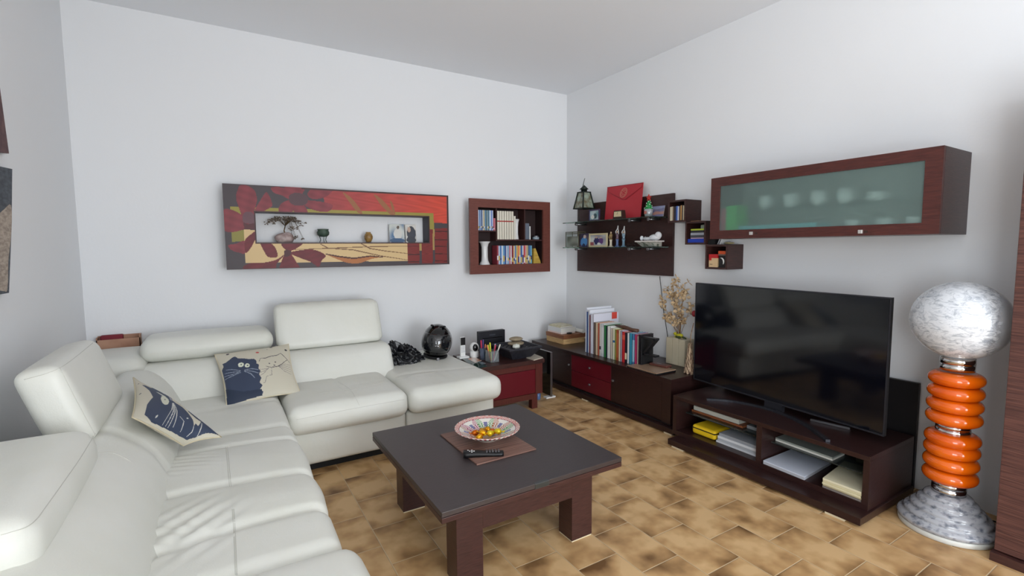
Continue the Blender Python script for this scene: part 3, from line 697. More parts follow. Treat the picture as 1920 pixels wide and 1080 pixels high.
LP.append((zp([(1716, 462), (1730, 462), (1730, 625), (1716, 625)]), (168, 140, 84))); LP.append((zp([(1612, 566), (1630, 566), (1630, 628), (1612, 628)]), (168, 140, 84)))
for p in ([(200, 130), (215, 108), (270, 112), (325, 150), (345, 220), (330, 290), (300, 400), (250, 400), (205, 290), (180, 200)],
          [(330, 300), (370, 230), (415, 165), (440, 190), (465, 260), (440, 290), (350, 330)],
          [(455, 130), (520, 125), (600, 150), (650, 190), (600, 220), (540, 190), (480, 170)],
          [(560, 125), (640, 125), (720, 130), (690, 190), (640, 200), (590, 160)],
          [(740, 180), (800, 130), (930, 145), (925, 170), (870, 210), (780, 220)],
          [(700, 230), (800, 235), (935, 265), (900, 320), (800, 310), (720, 270)],
          [(520, 320), (530, 260), (600, 225), (650, 230), (620, 320)], [(640, 250), (690, 240), (740, 325), (640, 325)],
          [(80, 305), (160, 305), (240, 350), (320, 395), (238, 400), (238, 455), (90, 465)],
          [(115, 580), (180, 565), (250, 545), (250, 640), (200, 635), (150, 620)]): LP.append((zp(p, 5), petal))
LP.append((zp([(600, 190), (660, 170), (740, 200), (730, 260), (650, 270), (600, 240)], 5), (84, 58, 64)))
LP.append((zp([(240, 330), (300, 320), (345, 400), (240, 400)], 4), (104, 70, 78)))
for p in ([(250, 540), (300, 490), (345, 462), (345, 500), (300, 590), (255, 638)], [(370, 555), (440, 560), (480, 590), (505, 650), (490, 675), (430, 670), (395, 620)],
          [(545, 560), (700, 560), (660, 600), (600, 625), (550, 600)], [(600, 640), (700, 618), (800, 620), (880, 660), (850, 700), (825, 750), (760, 710), (680, 680)],
          [(560, 650), (600, 640), (650, 710), (668, 762), (530, 762), (530, 720)], [(240, 762), (280, 722), (400, 715), (500, 690), (560, 650), (500, 720), (470, 762)]): LP.append((zp(p, 5), petal2))
LP.append((zp([(560, 620), (610, 625), (600, 660), (560, 670)], 4), (74, 34, 40)))
LP.append((zp([(880, 650), (980, 672), (1100, 690), (1230, 670), (1330, 675), (1240, 690), (1150, 722), (1060, 722), (980, 695)], 5), (176, 110, 62)))
LP.append((stroke(zp([(880, 650), (980, 670), (1100, 686), (1230, 668), (1330, 677)], 0), .010), (78, 42, 34)))
for p in ([(640, 615), (900, 606), (1200, 596), (1518, 592)], [(1160, 572), (1230, 610), (1350, 630), (1518, 650)], [(840, 572), (900, 605), (1100, 620), (1300, 665), (1518, 700)]): LP.append((stroke(zp(p), .006), (120, 84, 56)))
for p in ([(1018, 172), (1080, 210), (1130, 270), (1170, 335), (1130, 325), (1070, 250)], [(1258, 185), (1320, 225), (1370, 280), (1420, 350), (1380, 340), (1310, 265)], [(1385, 235), (1410, 270), (1425, 345), (1400, 310)]): LP.append((zp(p, 4), (150, 98, 62)))
def border(U, V):
    w_ = (px1-px0); h_ = (pz1-pz0); return (U*w_ > w_-.014) | (((1-V)*h_ < .012) & (U > .3)) | (V*h_ < .006)
LP.append((border, (66, 46, 46)))
def holef(m_=0): return lambda U, V: (px0+U*(px1-px0) > hx0-m_) & (px0+U*(px1-px0) < hx1+m_) & (pz0+V*(pz1-pz0) > hz0-m_) & (pz0+V*(pz1-pz0) < hz1+m_)
LP.append((holef(.008), (66, 40, 42)))
paint_mesh('canvas', lambda U, V: (px0+U*(px1-px0), PF+0*U, pz0+V*(pz1-pz0)), 420, 148, LP, DK, painted('painted_canvas', .45), pw, hole=holef())
FW = mat('dark_frame_wood', (58, 42, 44), .5); b = MB(); e = .018
b.box(px0, px1, PF+.0005, PF+.018, hz1, pz1, FW).box(px0, px1, PF+.0005, PF+.018, pz0, hz0, FW).box(px0, hx0, PF+.0005, PF+.018, hz0, hz1, FW).box(hx1, px1, PF+.0005, PF+.018, hz0, hz1, FW)
b.build('frame', pw)
NI = mat('niche_grey', (66, 64, 72), .55); b = MB()
b.box(hx0-e, hx1+e, PF+.018, -.001, hz1, hz1+e, NI).box(hx0-e, hx1+e, PF+.018, -.001, hz0-e, hz0, NI).box(hx0-e, hx0, PF+.018, -.001, hz0, hz1, NI).box(hx1, hx1+e, PF+.018, -.001, hz0, hz1, NI); b.build('display_box', pw)
# things in the opening
yb = -.085
def atb(x, y): p = at(x, y, 'y', yb); return p
tw = thing('wire_tree', 'small twisted wire bonsai tree on a pink stone in the painting opening', 'ornament', (atb(535, 452)[0], yb, hz0))
sc = atb(533, 445); b = MB(); STONE = noise_mat('pink_stone', (150, 128, 126), (196, 180, 176), (1, 1, 1), 25, 4, .8)
b.ell((sc[0]+.005, yb, hz0+.034), (.065, .04, .042), STONE, 20, None, lambda v: v*(1+.10*math.sin(60*v.x)+.08*math.sin(90*v.y+1)) if v.z > -.02 else Vector((v.x, v.y, -.034))); b.build('stone', tw)
b = MB(); WIRE = mat('bronze_wire', (104, 84, 62), .4, .7); top = Vector((sc[0]+.01, yb, hz0+.128)); r_ = random.Random(4); tips = []
b.tube([(sc[0]+.008, yb, hz0+.06), (sc[0]+.0, yb-.004, hz0+.09), top], [.006, .005, .004], WIRE, 6)
for k in range(26):
    a = r_.uniform(-.35, 3.5) if k < 18 else r_.uniform(-1.0, .1); L_ = r_.uniform(.07, .14)
    e1 = top+Vector((math.cos(a)*L_*.5, r_.uniform(-.03, .03), .035+.2*L_)); e2 = top+Vector((math.cos(a)*L_*1.05, r_.uniform(-.045, .03), math.sin(a)*L_*.45+(.02 if a > -.3 else -.06)))
    b.tube([top, e1, e2], [.0022, .0016, .001], WIRE, 4); tips += [e1, e2, (e1+e2)/2]
b.build('wire_branches', tw)
b = MB(); BEAD = mat('dark_beads', (112, 100, 88), .35)
for t_ in tips:
    for q in range(3): b.ell(t_+Vector((r_.uniform(-.012, .012), r_.uniform(-.008, .008), r_.uniform(-.012, .012))), (.0065, .005, .0045), BEAD, 6)
b.build('bead_leaves', tw)
gp = thing('green_pot', 'small dark green cauldron pot on thin legs in the painting opening', 'pot', (atb(606, 452)[0], yb, hz0))
GP = noise_mat('green_patina', (44, 62, 54), (66, 84, 70), (1, 1, 1), 20, 3, .55); c = atb(606, 440)
b = MB(); b.lathe([(0, 0), (.03, .003), (.045, .018), (.047, .035), (.04, .052), (.044, .062), (.041, .062), (.036, .052), (.0, .045)], (c[0], yb, hz0+.045), GP, 24); b.build('bowl', gp)
for k in range(3):
    a = 2*PI*k/3+.5; MB().tube([(c[0]+.03*math.cos(a), yb+.03*math.sin(a), hz0+.052), (c[0]+.022*math.cos(a), yb+.022*math.sin(a), hz0+.02), (c[0]+.03*math.cos(a), yb+.03*math.sin(a), hz0+.002)], .003, GP, 6).build('leg', gp)
c = atb(691, 450); BR = noise_mat('aged_brass', (128, 96, 50), (170, 134, 76), (1, 1, 1), 25, 3, .35, spec=.6)
tag(MB().lathe([(0, 0), (.02, .001), (.024, .012), (.034, .03), (.036, .05), (.028, .07), (.018, .078), (.022, .086), (.0, .086)], (c[0], yb, hz0+.001), BR, 24).build('brass_vase'), 'small round brass vase in the painting opening', 'vase')
def photo(name, label, cat, L_, R_, T_, B_, yp, seed, pal, lean=0, zbase=None, group=None, people=0):
    x0, x1, z1, z0 = wb(L_, R_, T_, B_, yp); z0 = zbase if zbase is not None else z0
    o = snapshot(name, (x0, yp, z0), (x1-x0, 0, 0), (0, lean, z1-z0), seed, pal, (0, .003, 0)); return tag(o, label, cat, group)
def snapshot(name, org, uu, vv, seed, pal, thick, parent=None, nu=22, nv=22, figures=()):
    """a small printed picture: soft colour fields plus simple figures given as (polygon, colour)"""
    rr = np.random.RandomState(seed); k = rr.rand(8)*6
    def fld(U, V):
        n_ = .5+.5*np.sin(5*V+1.5*np.sin(4*U+k[0])+k[1]); m_ = .5+.5*np.sin(7*U+3*V+k[2]); P0, P1, P2 = [np.array(lin(c)[:3]) for c in pal]
        return (P0*(1-n_[..., None])+P1*n_[..., None])*(1-.35*m_[..., None])+P2*.35*m_[..., None]
    lay = [(lambda U, V: U > -1, fld)]+list(figures)
    o_ = np.array(org, float); uu = np.array(uu, float); vv = np.array(vv, float)
    return paint_mesh(name, lambda U, V: tuple(o_[i]+uu[i]*U+vv[i]*V for i in range(3)), nu, nv, lay, (220, 220, 215), PAINTG, parent, thick=thick, backcol=(225, 225, 222))
OVAL = lambda cx, cy, rx, ry: [(cx+rx*math.cos(t), cy+ry*math.sin(t)) for t in np.linspace(0, 6.1, 14)]
x0, x1, z1, z0 = wb(731, 759, 419, 453.5, -.06)
tag(snapshot('photo_card', (x0, -.055, hz0+.001), (x1-x0, 0, 0), (0, .02, z1-z0), 3, [(70, 110, 150), (205, 210, 205), (220, 220, 215)], (0, .002, 0), figures=[(OVAL(.55, .45, .28, .3), (214, 212, 206)), (OVAL(.6, .82, .1, .09), (90, 76, 66)), (OVAL(.5, .1, .5, .14), (44, 84, 124))]), 'standing photo card with a white figure on blue, left of two in the painting opening', 'photo card')
x0, x1, z1, z0 = wb(761, 781, 420, 453.5, -.06)
tag(snapshot('photo_card', (x0, -.06, hz0+.001), (x1-x0, 0, 0), (0, .02, z1-z0), 8, [(226, 222, 214), (190, 186, 180), (210, 206, 200)], (0, .002, 0), figures=[(OVAL(.55, .5, .42, .42), (34, 40, 56)), (OVAL(.35, .72, .16, .16), (200, 170, 150)), (OVAL(.5, .15, .45, .2), (26, 32, 48))]), 'standing photo card with a dark figure, right of two in the painting opening', 'photo card')

# ---------------------------------------------------------------- square display shelf with discs on the back wall
ds = thing('wall_display_shelf', 'square red-brown framed display shelf with cubbies on the back wall', 'shelf', (-.79, -.07, 1.10))
sx0, sx1, sz0, sz1 = -1.243, -.328, 1.105, 1.811
ix0, ix1 = at(897, 440, 'y', PF)[0], at(1018.5, 440, 'y', PF)[0]; iz0, iz1 = at(957, 495.5, 'y', PF)[2], at(957, 391, 'y', PF)[2]
def mitred(x0, x1, z0, z1, a0, a1, c0, c1, y_, t, m_):
    b = MB(); O = [(x0, z0), (x1, z0), (x1, z1), (x0, z1)]; I = [(a0, c0), (a1, c0), (a1, c1), (a0, c1)]
    for k in range(4):
        q = [O[k], O[(k+1) % 4], I[(k+1) % 4], I[k]]; b.prism([(p[0], y_, p[1]) for p in q], (0, t, 0), m_)
    return b
mitred(sx0, sx1, sz0, sz1, ix0, ix1, iz0, iz1, PF, .022, FRAMEW).build('frame', ds)
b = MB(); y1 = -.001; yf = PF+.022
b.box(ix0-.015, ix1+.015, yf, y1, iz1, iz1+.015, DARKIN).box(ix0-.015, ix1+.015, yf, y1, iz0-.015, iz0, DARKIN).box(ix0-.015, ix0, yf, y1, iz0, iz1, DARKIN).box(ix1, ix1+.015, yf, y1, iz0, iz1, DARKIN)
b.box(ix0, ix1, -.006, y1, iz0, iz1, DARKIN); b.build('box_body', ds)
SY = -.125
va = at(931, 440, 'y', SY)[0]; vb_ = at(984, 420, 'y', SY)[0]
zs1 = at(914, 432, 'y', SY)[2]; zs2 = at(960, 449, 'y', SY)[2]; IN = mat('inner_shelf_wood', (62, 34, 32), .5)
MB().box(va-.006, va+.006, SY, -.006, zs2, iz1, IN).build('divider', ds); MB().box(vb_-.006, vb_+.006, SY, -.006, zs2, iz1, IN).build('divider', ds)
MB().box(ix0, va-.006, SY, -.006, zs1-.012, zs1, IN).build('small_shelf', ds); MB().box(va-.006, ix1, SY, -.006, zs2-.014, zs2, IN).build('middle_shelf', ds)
def cname(c):
    r, g, b_ = c
    t = {'white': (225, 225, 225), 'light grey': (185, 188, 192), 'grey': (125, 128, 132), 'black': (28, 28, 30), 'navy': (38, 46, 84), 'blue': (60, 100, 170), 'light blue': (130, 170, 205), 'teal': (50, 130, 150), 'green': (50, 110, 70), 'yellow': (210, 190, 80), 'cream': (222, 208, 176), 'orange': (214, 120, 60), 'red': (180, 45, 48), 'maroon': (105, 35, 45), 'pink': (205, 130, 150), 'brown': (110, 72, 50), 'tan': (180, 145, 105), 'lilac': (190, 180, 205)}
    return min(t, key=lambda k: sum((a-b)**2 for a, b in zip(t[k], c)))
ORD = ['first', 'second', 'third', 'fourth', 'fifth', 'sixth', 'seventh', 'eighth', 'ninth', 'tenth', 'eleventh', 'twelfth', 'thirteenth', 'fourteenth', 'fifteenth', 'sixteenth', 'seventeenth', 'eighteenth', 'nineteenth', 'twentieth', 'twenty-first', 'twenty-second', 'twenty-third', 'twenty-fourth']
def bk(name, kind, cat, group, x0, x1, y0, y1, z0, z1, col, spine='y-', band=None, idx=0, where='', pages=True, lean=0):
    """standing book or case; cover mesh plus page block in one mesh"""
    cm = mat('cover_%d_%d_%d' % col, col, .45); b = MB(); t = .0018
    if not pages: b.box(x0, x1, y0, y1, z0, z1, cm, .0008)
    elif spine == 'y-':
        b.box(x0, x0+t, y0, y1, z0, z1, cm).box(x1-t, x1, y0, y1, z0, z1, cm).box(x0, x1, y0, y0+t, z0, z1, cm).box(x0+t, x1-t, y0+t, y1-.002, z0+.002, z1-.003, PAPER)
    else:
        b.box(x0, x1, y0, y0+t, z0, z1, cm).box(x0, x1, y1-t, y1, z0, z1, cm).box(x0, x0+t, y0, y1, z0, z1, cm).box(x0+t, x1-.002, y0+t, y1-t, z0+.002, z1-.003, PAPER)
    if band:
        bm_ = mat('cover_%d_%d_%d' % band[2], band[2], .5); h = z1-z0
        if spine == 'y-': b.box(x0+.001, x1-.001, y0-.0005, y0+.001, z0+h*band[0], z0+h*band[1], bm_)
        else: b.box(x0-.0005, x0+.001, y0+.001, y1-.001, z0+h*band[0], z0+h*band[1], bm_)
    o = b.build(name)
    if lean:
        pass
    tag(o, f'{cname(col)} {kind}, {ORD[idx]} from the left {where}', cat, group); return o
pal_b = [(70, 90, 140), (190, 205, 225), (90, 130, 180), (150, 170, 200), (60, 84, 130), (200, 205, 210), (196, 176, 120), (110, 150, 190), (66, 100, 110), (150, 170, 180), (70, 110, 130), (160, 180, 200), (205, 215, 230), (100, 130, 200), (190, 200, 225), (170, 60, 80), (205, 130, 140)]
xe0, xe1 = ix0+.003, va-.008; n = len(pal_b); wd = (xe1-xe0)/n
zt = at(912, 394, 'y', SY)[2]; r_ = random.Random(2)
for i, c in enumerate(pal_b):
    h = zt-zs1 if i < 15 else (zt-zs1)*.62
    bk('dvd_case', 'disc case', 'disc case', 'disc cases on the small shelf', xe0+i*wd, xe0+(i+1)*wd-.0006, SY+.004+r_.uniform(0, .004), -.02, zs1+.0005, zs1+h, c, 'y-', (.08+.1*r_.random(), .2, [(220, 220, 225), (200, 180, 90), (40, 50, 90)][i % 3]), i, 'on the small shelf of the square frame', False)
# white multi-volume set and white vases
xa, xb, zt, _ = wb(932.5, 963.5, 395, 448, SY); wd = (xb-xa)/7
for i in range(7):
    o = bk('book', 'slim white volume with a red dot', 'book', 'white volumes in the square frame', xa+i*wd, xa+(i+1)*wd-.0008, SY+.004, -.02, zs2+.0005, zt-.004, (228, 222, 206), 'y-', (.62, .66, (176, 50, 46)), i, 'in the upper middle cubby')
    o['label'] = f'slim white red-dotted volume, {ORD[i]} of seven in the upper middle cubby'
xa, xb, zt, _ = wb(964, 967, 405, 448, SY)
tag(MB().box(xa, xb+.002, SY+.004, -.02, zs2+.0005, zt, mat('cover_white', (222, 218, 206), .6)).build('booklet'), 'thin white booklet right of the seven white volumes', 'booklet')
CER = mat('white_ceramic', (226, 226, 226), .18, coat=.4)
c = at(970.5, 430, 'y', -.09); zt = at(970.5, 411, 'y', -.09)[2]; hh = zt-zs2
tag(MB().lathe([(0, 0), (.026, 0), (.024, .01), (.018, .04*hh/.15), (.018, .6*hh), (.022, .85*hh), (.030, hh), (.027, hh), (.0, .8*hh)], (c[0]-.006, -.075, zs2+.0005), CER, 28).build('ceramic_vase'), 'small white flared vase in the upper middle cubby', 'vase')
c = at(908.5, 470, 'y', -.085); zt = at(908.5, 453, 'y', -.085)[2]; zb = iz0; hh = zt-zb; rr = (at(922, 453, 'y', -.085)[0]-at(896, 453, 'y', -.085)[0])/2
rr = min(rr, .056)
tag(MB().lathe([(0, 0), (rr*.95, 0), (rr*.9, .03*hh), (rr*.62, .18*hh), (rr*.56, .35*hh), (rr*.56, .75*hh), (rr*.7, .9*hh), (rr, .985*hh), (rr, hh), (rr*.9, hh), (rr*.5, .93*hh), (0, .9*hh)], (max(c[0], ix0+rr+.003), -.085 if rr < .08 else -.08, zb+.0005), CER, 32).build('ceramic_vase'), 'tall white spool-shaped vase in the lower left of the square frame', 'vase')
pal_c = [(150, 60, 70), (190, 205, 225), (70, 120, 180), (215, 220, 225), (110, 160, 200), (60, 90, 150), (190, 200, 215), (140, 170, 200), (200, 120, 130), (205, 190, 200), (130, 30, 44), (215, 190, 150), (90, 130, 180), (200, 180, 110), (225, 130, 90), (210, 190, 130), (60, 90, 160), (200, 205, 215), (190, 70, 70), (210, 150, 160), (205, 180, 130), (90, 110, 130), (60, 110, 170), (120, 180, 200)]
xa, xb, zt, _ = wb(932.5, 998, 460, 495, SY); n = len(pal_c); wd = (xb-xa)/n
for i, c in enumerate(pal_c):
    bk('dvd_case', 'disc case', 'disc case', 'disc cases in the bottom row', xa+i*wd, xa+(i+1)*wd-.0006, SY+.002+r_.uniform(0, .005), -.02, iz0+.0005, zt-r_.uniform(0, .004), c, 'y-', (.05+.2*r_.random(), .3+.2*r_.random(), [(225, 225, 228), (210, 180, 90), (50, 60, 110)][i % 3]), i, 'in the square frame bottom row', False)
# things in the right cubby
x0, x1, zt, _ = wb(984.5, 993.5, 418.5, 448, SY)
tag(MB().box(x0+.002, x1, SY+.008, -.05, zs2+.0005, zt, mat('silver_blue_tin', (120, 130, 146), .35, .4), .006).build('tin_box'), 'grey-blue upright tin in the upper right cubby', 'tin')
tag(MB().box(x1+.001, x1+.012, SY+.006, -.05, zs2+.0005, zt-.03, WHITE).build('card_pack'), 'thin white pack beside the grey-blue tin', 'pack')
c = at(1005, 443, 'y', -.085); b = MB()
GD = thing('glass_dish', 'low round glass dish with a metal band in the upper right cubby', 'dish', (c[0], -.08, zs2))
MB().lathe([(0, 0), (.034, 0), (.036, .012), (.036, .03), (.034, .03), (.032, .004), (0, .004)], (c[0], -.08, zs2+.0008), mat('grey_glass', (150, 165, 175), .08, spec=.8), 28).build('dish', GD); MB().lathe([(.0362, .026), (.0372, .026), (.0372, .038), (.0, .038)], (c[0], -.08, zs2+.0008), STEEL, 28).build('lid', GD)
x0, x1, zt, _ = wb(999, 1014.5, 464, 495, -.10)
YW = noise_mat('yellow_wood', (176, 142, 56), (206, 172, 80), (1, 1, 8), 8, 3, .5)
MBy = MB().prism([(x0+.0, -.112, iz0+.001), (min(x1, ix1-.006), -.112, iz0+.001), (min(x1, ix1-.008), -.112, iz0+.02), (x0+.045, -.112, iz0+.11), (x0+.025, -.112, iz0+.155), (x0+.006, -.112, iz0+.15), (x0+.004, -.112, iz0+.12)], (0, .04, 0), YW)
tag(MBy.build('wooden_figure'), 'carved yellow wooden figure at the right end of the bottom row', 'figurine')

# ---------------------------------------------------------------- pictures on the left wall
xl = LEFT+.022
def leftpic(name, label, poly, paints, nu=40, nv=60):
    ps = [at(*p, 'x', xl) for p in poly]; b = MB()
    b.prism([tuple(p) for p in ps], (-.02, 0, 0), paints[0][1])
    for k, (pp, m_) in enumerate(paints[1:]):
        b.prism([(xl+.0012*(k+1), *at(*p, 'x', xl)[1:]) for p in pp], (-.0011*(k+1), 0, 0), m_)
    tag(b.build(name), label, 'wall art')
A1 = noise_mat('art_dark_brown', (84, 56, 60), (104, 74, 74), (1, 1, 1), 30, 4, .7, bump=.3); A2m = noise_mat('art_slate', (58, 64, 72), (84, 90, 98), (1, 1, 3), 22, 4, .7, bump=.3)
A3 = noise_mat('art_sand', (150, 136, 124), (186, 172, 158), (1, 1, 3), 30, 4, .8, bump=.3)
leftpic('wall_art', 'dark brown slanted art panel high on the left wall', [(-80, 90), (-10, 120), (0, 165), (17, 288), (-10, 283), (-80, 270)], [None, A1][0:0] or [('', A1)])
leftpic('wall_art', 'slate and sand textured art panel lower on the left wall', [(-80, 296), (0, 312), (23, 317), (22, 420), (17, 549), (0, 552), (-80, 560)],
        [('', A2m), (spline([(-60, 470), (-10, 410), (8, 392), (20, 385), (21, 430), (15, 490), (13, 543), (0, 545), (-60, 548)], 3), A3)])

# ---------------------------------------------------------------- side table and its things
st = thing('side_table', 'dark wood side table with red drawer front between sofa and sideboard', 'side table', (-1.24, -.65, 0))
SZ = .42
MB().box(-1.542, -.945, -.925, -.385, .385, SZ, WENGE_X, .002).build('table_top', st)
b = MB(); b.box(-1.535, -.955, -.90, -.40, .12, .385, mat('table_side_wood', (84, 40, 36), .4)); b.build('body', st)
FB = noise_mat('table_front_wood', (78, 36, 32), (96, 46, 40), (40, 3, 3), 6, 4, .36)
b = MB(); b.box(-1.53, -1.03, -.912, -.90, .135, .335, RED, .002); b.build('drawer_front', st)
b = MB(); b.box(-1.53, -1.03, -.911, -.899, .34, .383, FB).box(-1.53, -1.03, -.911, -.899, .085, .132, FB).box(-1.026, -.957, -.911, -.899, .125, .383, FB); b.build('front_rails', st)
for (x, y) in ((-1.06, -.905), (-1.535, -.905), (-1.06, -.45), (-1.535, -.45)): MB().box(x, x+.055, y, y+.05, 0, .125, FB).build('leg', st)
# cordless phone
def tb(x, y, z=SZ): return at(x, y, 'z', z)
c = tb(868, 671.5); ph = thing('cordless_phone', 'cordless phone standing in a white charging cradle on the side table', 'phone', (c[0], c[1], SZ))
MB().box(c[0]-.045, c[0]+.045, c[1]-.035, c[1]+.035, SZ, SZ+.018, WHITE, .006).build('cradle', ph)
zt = at(867, 632, 'y', c[1])[2]; zm = at(867, 647, 'y', c[1])[2]
MB().box(c[0]-.024, c[0]+.022, c[1]-.008, c[1]+.014, SZ+.012, zt, WHITE, .006).build('handset', ph); MB().box(c[0]-.022, c[0]+.020, c[1]-.0105, c[1]-.005, zm, zt-.003, BLACK, .002).build('display', ph)
b = MB()
for i in range(4):
    for j in range(3): b.box(c[0]-.017+j*.012, c[0]-.009+j*.012, c[1]-.0095, c[1]-.007, zm-.018-i*.014, zm-.010-i*.014, mat('key_grey', (190, 192, 196), .5))
b.build('keypad', ph)
c = tb(889.5, 669.5); sc = thing('security_camera', 'white round security camera with black lens face on the side table', 'camera', (c[0], c[1], SZ))
MB().lathe([(0, 0), (.036, 0), (.038, .006), (.037, .05), (.034, .054), (0, .054)], (c[0], c[1], SZ), WHITE, 28).build('base', sc)
b = MB(); b.ell((c[0], c[1], SZ+.086), (.040, .040, .042), WHITE, 28); b.build('head', sc)
d = Vector((CAM[0]-c[0]+1.2, CAM[1]-c[1], .1)).normalized(); R = d.to_track_quat('Z', 'Y').to_matrix()
b = MB(); b.ell(Vector((c[0], c[1], SZ+.086))+d*.026, (.025, .032, .018), GLOSSB, 20, R); b.build('lens_face', sc)
# black picture box leaning behind
c0 = at(899, 640, 'y', -.44); x0, x1, zt, _ = wb(898, 946, 620, 660, -.44)
bb = thing('black_box', 'flat square black box standing behind the pen cup', 'box', ((x0+x1)/2, -.43, SZ))
DKB = mat('black_card', (26, 27, 34), .5); MB().box(x0, x1, -.45, -.40, SZ, zt, DKB, .002).build('body', bb)
MB().box(x0+.03, x1-.03, -.4515, -.449, SZ+(zt-SZ)*.66, SZ+(zt-SZ)*.69, GLOSSB).build('slot', bb)
MB().box((x0+x1)/2-.03, (x0+x1)/2+.03, -.4515, -.449, SZ+(zt-SZ)*.78, SZ+(zt-SZ)*.84, mat('faint_grey', (62, 64, 74), .5)).build('emblem', bb)
# pens in two glasses
c = tb(923, 678); cc = Vector((c[0], c[1], SZ)); cup = thing('pen_cup', 'square clear pen cup on the side table', 'pen holder', cc)
CLR = mat('clear_plastic', (225, 232, 236), .08, trans=.85, ior=1.2)
b = MB(); s_ = .042
for (a, b1, c1, d1) in ((-s_, s_, -s_, -s_+.003), (-s_, s_, s_-.003, s_), (-s_, -s_+.003, -s_, s_), (s_-.003, s_, -s_, s_)): b.box(cc.x+a, cc.x+b1, cc.y+c1, cc.y+d1, SZ+.001, SZ+.095, CLR)
b.box(cc.x-s_, cc.x+s_, cc.y-s_, cc.y+s_, SZ, SZ+.004, CLR); b.build('cup', cup)
pens = [((196, 216, 60), 'lime marker', -.02, .0, -.02, .02), ((226, 226, 70), 'yellow highlighter', -.005, .01, .0, .03), ((226, 226, 228), 'white pen', .012, -.01, .03, .02), ((60, 70, 120), 'dark blue pen', .02, .01, .045, .03), ((190, 50, 80), 'red pen', .0, -.02, .035, .0), ((225, 222, 210), 'cream pen', .02, -.02, .07, -.01), ((214, 120, 70), 'orange marker', -.028, -.015, -.035, .02)]
for col, nm, dx, dy, tx, ty in pens:
    a = cc+Vector((dx*.6, dy*.6, .006)); b2 = cc+Vector((dx+tx*.6, dy+ty*.6, .142 if 'highlighter' not in nm else .155)); m_ = mat('pen_'+nm.replace(' ', '_'), col, .35)
    b = MB(); v = b2-a; b.tube([a, a+v*.06, a+v*.08, a+v*.72, a+v*.73, a+v*.98, b2], [.0015, .004, .0052, .0052, .006, .006, .003], m_, 10)
    tag(b.build('pen'), f'{nm} standing in the clear pen cup', 'pen')
c = tb(905, 674); gc = Vector((c[0], c[1], SZ)); gl = thing('drinking_glass', 'tall blue-grey glass holding pens in front of the black box', 'glass', gc)
MB().lathe([(0, 0), (.022, 0), (.026, .10), (.0245, .10), (.021, .004), (0, .004)], gc, mat('blue_grey_glass', (150, 165, 190), .05, trans=.7, ior=1.2), 24).build('glass', gl)
for col, nm, dx, dy in (((200, 50, 90), 'magenta marker', -.006, .0), ((80, 60, 130), 'purple marker', .006, .006), ((214, 130, 90), 'peach marker', .010, -.006)):
    m_ = mat('pen_'+nm.replace(' ', '_'), col, .4); a = gc+Vector((dx, dy, .006)); b2 = gc+Vector((dx*2.2, dy*2, .165 if 'peach' not in nm else .13))
    tag(MB().tube([a, a+(b2-a)*.1, a+(b2-a)*.95, b2], [.002, .006, .006, .004], m_, 10).build('pen'), f'{nm} standing in the blue-grey glass', 'pen')
# glass mat with photos
q = [tb(*p) for p in ((858, 668), (887, 672), (913, 687), (893, 692))]
tag(MB().prism([(p[0], p[1], SZ+.0005) for p in q], (0, 0, .003), mat('green_glass_plate', (40, 66, 60), .06, spec=.8)).build('glass_plate'), 'dark green glass plate under the phone end of the side table', 'plate')
q = [tb(*p) for p in ((877, 674), (890, 671.5), (903, 677), (891, 681.5))]
o_, u_, v_ = q[3], q[2]-q[3], q[0]-q[3]
tag(snapshot('photo_print', (o_[0], o_[1], SZ+.006), u_, v_, 5, [(200, 140, 110), (230, 220, 210), (170, 110, 90)], (0, 0, -.002)), 'small white-edged photo print lying on the green glass plate', 'photo print')
q = [tb(*p) for p in ((898, 681), (905, 679.5), (911, 682.5), (903, 684))]
tag(MB().prism([(p[0], p[1], SZ+.0036) for p in q], (0, 0, .0015), mat('blue_grey_card', (108, 120, 128), .5)).build('card'), 'small blue-grey card near the photo print', 'card')
q = [tb(*p) for p in ((985, 671), (1000, 664.5), (1018, 671.5), (1001, 676.5))]
tag(MB().prism([(p[0], p[1], SZ+.0005) for p in q], (0, 0, .008), mat('beige_paper', (196, 186, 170), .7)).build('folded_paper'), 'beige folded paper under the zen garden tray', 'paper')
# zen garden bowl
cz = tb(966, 681); tz = .105; ZB = thing('zen_garden', 'black square tapered bowl with pebbles on the side table', 'zen garden', (-1.16, -.70, SZ))
tc_ = [at(*p, 'z', SZ+tz) for p in ((925, 645), (960, 659.5), (1009, 646), (976, 637))]
ctr = sum(np.array(p) for p in tc_)/4; hw = .16; BZ = noise_mat('black_slate', (30, 31, 38), (44, 45, 54), (1, 1, 1), 40, 4, .6)
cx, cy = ctr[0], ctr[1]
def sq(h_, z_, r_=0): return [(cx+a*h_, cy+b_*h_, z_) for a, b_ in ((-1, -1), (1, -1), (1, 1), (-1, 1))]
b = MB(); lv = [sq(.085, SZ+.001), sq(hw, SZ+tz-.012), sq(hw, SZ+tz), sq(hw-.018, SZ+tz), sq(hw-.03, SZ+tz-.02)]
VV = [[b.bm.verts.new(p) for p in l] for l in lv]; fs = [b.bm.faces.new((VV[i][j], VV[i][(j+1) % 4], VV[i+1][(j+1) % 4], VV[i+1][j])) for i in range(4) for j in range(4)]; b._fin(fs, BZ)
b._fin([b.bm.faces.new(VV[0][::-1]), b.bm.faces.new(VV[4])], BZ); b.build('tray', ZB)
b = MB(); r_ = random.Random(9); PB = mat('dark_pebble', (46, 46, 54), .35)
for k in range(90): b.ell((cx+r_.uniform(-.12, .12), cy+r_.uniform(-.12, .12), SZ+tz-.017), (.009+.004*r_.random(), .009, .006), PB, 6)
o = b.build('pebbles', ZB); o['kind'] = 'stuff'
SAND = noise_mat('sandstone', (136, 122, 100), (160, 146, 122), (1, 1, 1), 18, 4, .8)
